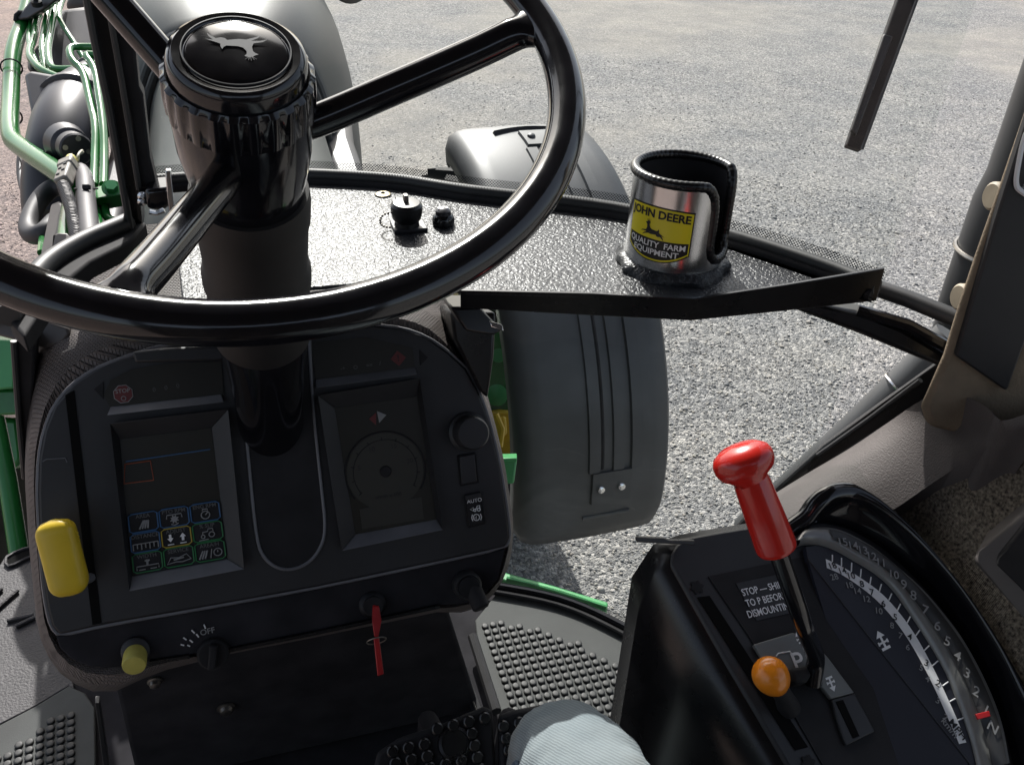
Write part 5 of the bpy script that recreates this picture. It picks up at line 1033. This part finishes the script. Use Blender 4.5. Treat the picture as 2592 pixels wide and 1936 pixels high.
# range quadrant: a curved drum face
RA = [(1908, 1630), (1960, 1612), (2008, 1600), (2046, 1612)]
g = G(); g.prism([KF.px(u, v, .006) for u, v in ((1908, 1630), (2007, 1600), (2050, 1612), (2098, 1665), (2163, 1752), (2104, 1768), (2060, 1712), (2040, 1716), (1990, 1718), (1945, 1690))], KF.n*-.005); rp = build('range_plate', g, M['rangeplate'], rc, bevel=.001)
g = G(); g.prism([KF.px(u, v, .005) for u, v in ((2104, 1769), (2163, 1753), (2196, 1812), (2215, 1850), (2142, 1886), (2118, 1820))], KF.n*-.004); build('range_slot_plate', g, M['satin'], rc, bevel=.001)
slab('lever_gate', KF, [(2116, 1775), (2134, 1770), (2176, 1862), (2160, 1868)], .005, .0056, M['void'], rc, smooth=0)
dlet('P', 2021, 1676, .022, M['white'], rp, .0066, fr=KF)
line('bracket_line', [(1965, 1660), (1970, 1653), (2000, 1648), (2008, 1660)], M['white'], rp, fr=KF, h=.0066, r=.0006)
def tractor_arrow(u, v, du, dv, par, h, s_=1.0, fr=KF, mt='white'):
    # arrow along (du,dv) in plane pixels, with a little axle cross behind the head
    L = math.hypot(du, dv); dx, dy = du/L, dv/L; nx, ny = -dy, dx
    def q(a, b): return fr.px(u+dx*a+nx*b, v+dy*a+ny*b, h)
    g = G(); k = s_
    for poly in ([(26*k, 0), (12*k, 9*k), (12*k, -9*k)], [(13*k, 2*k), (-14*k, 2*k), (-14*k, -2*k), (13*k, -2*k)], [(2*k, 11*k), (-2*k, 11*k), (-2*k, -11*k), (2*k, -11*k)], [(-10*k, 9*k), (-16*k, 9*k), (-16*k, -9*k), (-10*k, -9*k)], [(4*k, 11*k), (-4*k, 11*k), (-4*k, 8*k), (4*k, 8*k)], [(4*k, -8*k), (-4*k, -8*k), (-4*k, -11*k), (4*k, -11*k)]):
        g.prism([q(a, b) for a, b in poly], fr.n*-.0003)
    build('arrow_icon', g, M[mt], par, smooth=0)
tractor_arrow(2024, 1616, -14, -26, rp, .0066, .72); tractor_arrow(2103, 1726, 12, 30, rp, .0066, .95)
g = G(); g.prism([KF.px(u, v, .018) for u, v in ((2000, 1690), (2050, 1682), (2060, 1700), (2046, 1724), (2012, 1730))], KF.n*-.018); build('lever_boot', g, M['matte'], rc, bevel=.003)
# speed quadrant face
arc_in = [(2040, 1384), (2075, 1379), (2109, 1390), (2160, 1418), (2216, 1452), (2258, 1490), (2297, 1545), (2350, 1625), (2394, 1705), (2432, 1800), (2458, 1880), (2470, 1930)]
qf = slab('speed_face', KF, arc_in+[(2470, 1960), (2452, 1929), (2330, 1775), (2190, 1600), (2045, 1415)], .0005, .008, M['navy'], rc)
g = G(); g.prism([KF.px(2045, 1415, .0078), KF.px(2190, 1600, .0078), KF.px(2330, 1775, .0078), KF.px(2452, 1929, .0078), KF.px(2420, 1990, .001), KF.px(2275, 1936, .001), KF.px(2210, 1740, .001), KF.px(2092, 1570, .001)], KF.n*-.004); build('speed_face_slope', g, M['navy'], rc)
line('face_crease', [(2045, 1415), (2190, 1600), (2330, 1775), (2452, 1929)], M['satin'], rc, fr=KF, h=.0078, r=.0008)
wb_o = [(2090, 1414), (2130, 1433), (2180, 1463), (2232, 1502), (2278, 1552), (2320, 1612), (2360, 1685), (2396, 1760), (2425, 1825), (2446, 1878)]
wb_i = [(2093, 1437), (2125, 1451), (2168, 1478), (2216, 1516), (2262, 1566), (2305, 1628), (2344, 1698), (2378, 1768), (2406, 1832), (2428, 1882)]
so_, si_ = spline([KF.px(u, v, .0086) for u, v in wb_o], 4), spline([KF.px(u, v, .0086) for u, v in wb_i], 4)
g = G(); g.loft([so_, si_], closed=False, caps=False); wb = build('scale_band', g, M['white'], qf, smooth=0)
for t_, u, v in (('18', 2107, 1432), ('14', 2132, 1445), ('10', 2154, 1457), ('8', 2182, 1478), ('7', 2207, 1499), ('6', 2236, 1528), ('5', 2266, 1562), ('4', 2303, 1611), ('3', 2345, 1678), ('2', 2374, 1729)):
    dlet(t_, u, v, .0085, M['blackprint'], wb, .0092, fr=KF, rot=-(u-2107)/267*.9)
dlet('MPH', 2424, 1846, .0088, M['blackprint'], wb, .0092, fr=KF, rot=-1.25)
for t_, u, v in (('28', 2112, 1460), ('18', 2150, 1481), ('14', 2170, 1496), ('12', 2193, 1516), ('10', 2224, 1546), ('8', 2258, 1583), ('7', 2279, 1609), ('6', 2298, 1638), ('5', 2332, 1690), ('4', 2348, 1718), ('3', 2374, 1773), ('2', 2393, 1815)):
    dlet(t_, u, v, .0078, M['whitedim'], qf, .0092, fr=KF, rot=-(u-2107)/267*.9)
dlet('km/h', 2404, 1842, .0082, M['whitedim'], qf, .0092, fr=KF, rot=-1.25)
for (u, v, du, dv) in ((2107, 1421, 0, -17), (2130, 1432, 0, -20), (2155, 1446, 1, -22), (2178, 1460, 2, -20), (2202, 1478, 3, -18), (2226, 1496, 5, -18), (2250, 1518, 7, -16), (2272, 1544, 7, -16), (2296, 1576, 8, -16), (2318, 1608, 10, -14), (2340, 1645, 12, -12), (2360, 1684, 14, -12), (2386, 1735, 14, -10), (2404, 1775, 14, -8), (2424, 1822, 14, -6)):
    line('tick', [(u, v), (u+du, v+dv)], M['white'], qf, fr=KF, h=.0086, r=.0006)
tractor_arrow(2236, 1625, -17, -33, qf, .0088, 1.25)
# lens ring with gear numbers
ri = [(2022, 1378), (2050, 1372), (2109, 1388), (2160, 1416), (2216, 1450), (2260, 1490), (2300, 1545), (2353, 1625), (2398, 1705), (2436, 1800), (2462, 1880), (2478, 1950)]
ro = [(2018, 1366), (2040, 1340), (2090, 1334), (2140, 1346), (2210, 1384), (2275, 1436), (2335, 1490), (2395, 1560), (2445, 1630), (2498, 1730), (2535, 1826), (2556, 1930)]
RI, RO = spline([KF.px(u, v, .010) for u, v in ri], 4), spline([KF.px(u, v, .013) for u, v in ro], 4)
RM = [a.lerp(b, .5)+KF.n*.0045 for a, b in zip(RI, RO)]; R1 = [a.lerp(b, .2)+KF.n*.003 for a, b in zip(RI, RO)]; R2_ = [a.lerp(b, .8)+KF.n*.003 for a, b in zip(RI, RO)]
g = G(); g.loft([[q-KF.n*.008 for q in RI], RI, R1, RM, R2_, RO, [q-KF.n*.008 for q in RO]], closed=False, caps=False); ln = build('gear_drum', g, M['lens'], rc, smooth=60)
g = G(); g.loft([[a.lerp(b, .30)+KF.n*.0052 for a, b in zip(RI[8:], RO[8:])], [a.lerp(b, .5)+KF.n*.0062 for a, b in zip(RI[8:], RO[8:])], [a.lerp(b, .82)+KF.n*.0042 for a, b in zip(RI[8:], RO[8:])]], closed=False, caps=False); build('drum_strip', g, mat('drum_strip', (.035, .034, .032), .35, noise=.3, nscale=40), ln, smooth=60)
for t_, u, v in (('15', 2133, 1372), ('14', 2159, 1381), ('13', 2184, 1393), ('12', 2206, 1408), ('11', 2230, 1424), ('10', 2262, 1454), ('9', 2288, 1480), ('8', 2312, 1507), ('7', 2342, 1544), ('6', 2373, 1584), ('5', 2398, 1623), ('4', 2424, 1660), ('3', 2448, 1704), ('2', 2471, 1750), ('1', 2496, 1797), ('N', 2513, 1841)):
    dlet(t_, u, v, .0125 if t_.isdigit() and len(t_) == 1 or t_ == 'N' else .0105, M['whitedim'], ln, .0185, fr=KF, rot=-.2-(u-2133)/380*.75)
g = G(); g.prism([KF.px(u, v, .0195) for u, v in ((2470, 1806), (2504, 1798), (2508, 1812), (2476, 1820))], KF.n*-.002); build('red_pointer', g, M['redkey'], ln, bevel=.0004)
# glossy hood rim
ho = [(1986, 1318), (2010, 1300), (2032, 1284), (2052, 1256), (2078, 1232), (2112, 1216), (2158, 1214), (2206, 1238), (2250, 1272), (2297, 1313), (2350, 1372), (2404, 1436), (2460, 1510), (2512, 1586), (2560, 1664), (2605, 1740), (2660, 1850), (2700, 1950)]
hi = [(2012, 1358), (2024, 1348), (2046, 1330), (2070, 1320), (2092, 1317), (2125, 1322), (2165, 1334), (2215, 1360), (2258, 1390), (2300, 1428), (2355, 1482), (2408, 1548), (2452, 1612), (2502, 1705), (2536, 1785), (2562, 1860), (2580, 1930), (2590, 1990)]
hh = [.004, .008, .014, .022, .028, .031, .032, .032, .032, .032, .032, .032, .032, .032, .032, .032, .032, .032]
HO = [KF.px(u, v, h) for (u, v), h in zip(ho, hh)]; HI = [KF.px(u, v, .008) for u, v in hi]
HO, HI = spline(HO, 4), spline(HI, 4)
ridge = []
for k in range(9):
    a_ = math.pi*k/8; row = []
    for p, q in zip(HO, HI):
        d_ = (q-p); d_ = (d_-KF.n*d_.dot(KF.n)).normalized(); row.append(p+d_*.009-KF.n*.009+(d_*math.cos(a_)+KF.n*math.sin(a_))*.0095)
    ridge.append(row)
cb_ = [q+V((.010, .010, -.07)) for q in ridge[-1]]
g = G(); g.loft([[q-KF.n*.01 for q in HI], HI, [a.lerp(b, .5)-KF.n*.002 for a, b in zip(ridge[0], HI)]]+ridge+[cb_], closed=False, caps=False); build('hood_rim', g, M['gloss'], rc, smooth=80)
# shift lever
sl_ = thing('shift_lever', 'bent black gear lever with a red grip standing on the console', 'lever', KF.px(2060, 1720, .005))
b0, b1, b2, b3 = KF.px(2058, 1728, .006), KF.px(2066, 1664, .024), at(2030, 1570, .675), at(1968, 1392, .655)
g = G(); g.tube(chaikin([b0, b0.lerp(b1, .5), b1, b1.lerp(b2, .5), b2, b3], 2, False), .0075, 14); build('rod', g, M['gloss'], sl_)
g0, g1, g2 = at(1966, 1388, .655), at(1896, 1206, .640), at(1879, 1156, .636)
ax = (g2-g0).normalized(); L_ = (g1-g0).length
g = G(); g.lathe([(.0125, -.002), (.0150, 0), (.0155, .003), (.0145, L_*.5), (.0135, L_*.9), (.0125, L_)], g0, ax, 32); build('grip', g, M['red'], sl_, smooth=50)
g = G(); g.tube([g1-ax*.004, g1, g1+ax*.005, g1+ax*.010, g1+ax*.015, g1+ax*.0195, g1+ax*.0235, g1+ax*.0255], [(.0125, .0125), (.0135, .013), (.0205, .016), (.0225, .0175), (.0225, .0175), (.0205, .016), (.015, .011), (.004, .003)], 28, flat=RT); build('knob', g, M['red'], sl_, smooth=80)
th = thing('throttle_lever', 'short lever with a round orange knob in the slot of the console', 'lever', KF.px(1986, 1765, .005))
kc, kt = KF.px(1950, 1708, .030), KF.px(1984, 1762, .016)
ax = (kt-kc).normalized(); pr = []
for i in range(17):
    a = math.pi*i/16; r = .0148*math.sin(a); h = -.0148*math.cos(a)
    if h > 0: h *= 1.25; r = max(r, .007) if h < .024 else r
    pr.append((max(r, .0006), h))
g = G(); g.lathe(pr, kc, ax, 32); build('knob', g, M['orange'], th, smooth=80)
g = G(); g.tube([kc+ax*.012, kt, KF.px(1996, 1790, .0)], [.008, .0075, .010], 14); build('stem', g, M['matte'], th)
# ================================================================== RIGHT SIDE: ledge, cloth panel
lg = thing('side_ledge', 'sunlit grey vinyl ledge running up to the tan pillar', 'ledge', at(2200, 1200, .8))
P3 = lambda *q: at(*q)
_lf = [(1930, 1268), (2040, 1200), (2150, 1135), (2250, 1068), (2332, 1014), (2400, 1004), (2455, 1008), (2500, 1032), (2533, 1064), (2600, 1046), (2640, 1030)]
_lm = [(1945, 1300), (2060, 1235), (2175, 1175), (2290, 1108), (2380, 1056), (2432, 1048), (2478, 1056), (2512, 1074), (2545, 1088), (2605, 1072), (2640, 1066)]
_ln = [(1965, 1380), (2080, 1350), (2200, 1315), (2270, 1284), (2340, 1236), (2400, 1196), (2450, 1162), (2500, 1132), (2545, 1112), (2605, 1090), (2640, 1085)]
_tf = [1.03, 1.0, .965, .92, .865, .825, .80, .78, .76, .742, .73]; _tn = [.91, .89, .87, .858, .842, .822, .80, .78, .758, .74, .728]
lgf = [P3(*q, t) for q, t in zip(_lf, _tf)]; lgm = [P3(*q, .35*a_+.65*b_-.004) for q, a_, b_ in zip(_lm, _tf, _tn)]; lgn = [P3(*q, t) for q, t in zip(_ln, _tn)]
lgf, lgm, lgn = spline(lgf, 4), spline(lgm, 4), spline(lgn, 4)
lge = [q+V((.012, .02, -.10)) for q in lgn]; lgb = [q+V((.01, .01, -.2)) for q in lgf]
g = G(); g.loft([lgb, lgf, [a.lerp(b, .5)+V((0, 0, .004)) for a, b in zip(lgf, lgm)], lgm, [a.lerp(b, .6)+V((0, 0, .002)) for a, b in zip(lgm, lgn)], lgn, lge], closed=False, caps=False); build('pad', g, M['ledge'], lg, smooth=60)
g = G(); g.prism([at(*q) for q in ((1840, 1352, 1.02), (1890, 1330, 1.02), (1925, 1285, 1.0), (1990, 1330, .96), (1930, 1380, .96))], V((.02, .03, -.05))); build('end_block', g, M['brownsoft'], lg, bevel=.004)
cl = thing('cloth_trim', 'woven brown cloth side panel behind the gear quadrant', 'panel', at(2480, 1400, .72))
g = G(); g.prism([at(*q) for q in ((2180, 1345, .90), (2330, 1240, .86), (2460, 1150, .81), (2600, 1080, .765), (2760, 1060, .74), (2760, 2050, .68), (2560, 2050, .72), (2400, 1700, .80))], V((.05, .03, -.02))); build('cloth_face', g, M['cloth'], cl, smooth=0)
ah = thing('armrest_bracket', 'grey cornered bracket plate on the cloth panel at the right edge', 'bracket', at(2540, 1400, .68))
g = G(); g.prism([at(*q) for q in ((2800, 1180, .69), (2592, 1296, .735), (2478, 1392, .765), (2462, 1410, .765), (2468, 1432, .763), (2592, 1565, .735), (2800, 1780, .68))], V((.03, .02, 0))); build('plate', g, M['greyplastic'], ah, bevel=.004, seg=3)
g = G(); g.prism([at(*q) for q in ((2800, 1200, .685), (2592, 1336, .728), (2526, 1410, .747), (2520, 1430, .747), (2592, 1500, .728), (2800, 1700, .675))], V((.01, .01, 0))); build('recess', g, M['matte'], ah, bevel=.002)
# ================================================================== THE DRIVER'S LEG
def leg():
    pr = thing('person', 'knee of a seated person in faded blue jeans at the bottom edge', 'person', (.2, .45, ZF))
    DX = -.024
    cl_ = [(.13, -.30, 1.60, .088), (.15, -.12, 1.615, .086), (.175, .08, 1.625, .080), (.200, .24, 1.63, .073), (.213, .325, 1.632, .066), (.217, .380, 1.625, .052), (.219, .417, 1.596, .044), (.224, .432, 1.54, .050), (.226, .428, 1.46, .058), (.228, .44, 1.36, .058), (.23, .45, 1.26, .054), (.23, .455, 1.20, .052)]
    cl_ = [(a+DX, b, c_, d*.92) for a, b, c_, d in cl_]
    ps = spline([q[:3] for q in cl_], 12); rs = [x.x for x in spline([(q[3], 0, 0) for q in cl_], 12)]
    rr = []
    for i, (p, r) in enumerate(zip(ps, rs)):
        k = 1+.012*math.sin(i*.45)+.01*math.sin(i*1.0); rr.append((r*k, r*1.02*k))
    g = G(); g.tube(ps, rr, 64, flat=(1, 0, 0)); o = build('jeans', g, M['denim'], pr, smooth=80)
    md = o.modifiers.new('folds', 'DISPLACE'); tx = bpy.data.textures.new('folds', 'CLOUDS'); tx.noise_scale = .03; md.texture = tx; md.strength = .010; md.mid_level = .5
    sd2 = [p+V((.0, 0, 0))+(V((1, 0, 0))*r*1.0) for p, r in zip(ps, rs)]
    for s_ in (-1, 1):
        sm = [p+V((s_*r*.99, 0, .002)) for p, r in zip(ps, rs)][20:112]; g = G(); g.tube(sm, .0022, 6); build('side_seam', g, mat('seam_denim%d' % s_, (.07, .10, .14), .9), o)
    secs = []
    for y, w_, h in ((.40, .032, .05), (.44, .040, .085), (.50, .045, .075), (.58, .048, .055), (.64, .042, .04), (.67, .025, .025)):
        secs.append([V((.23+w_*math.cos(a), y, ZF+.002+max(0, h*.5+h*.5*math.sin(a)))) for a in [2*math.pi*k/16 for k in range(16)]])
    g = G(); g.loft(secs); build('boot', g, M['brownsoft'], pr, smooth=60)
leg()
bpy.context.view_layer.update()
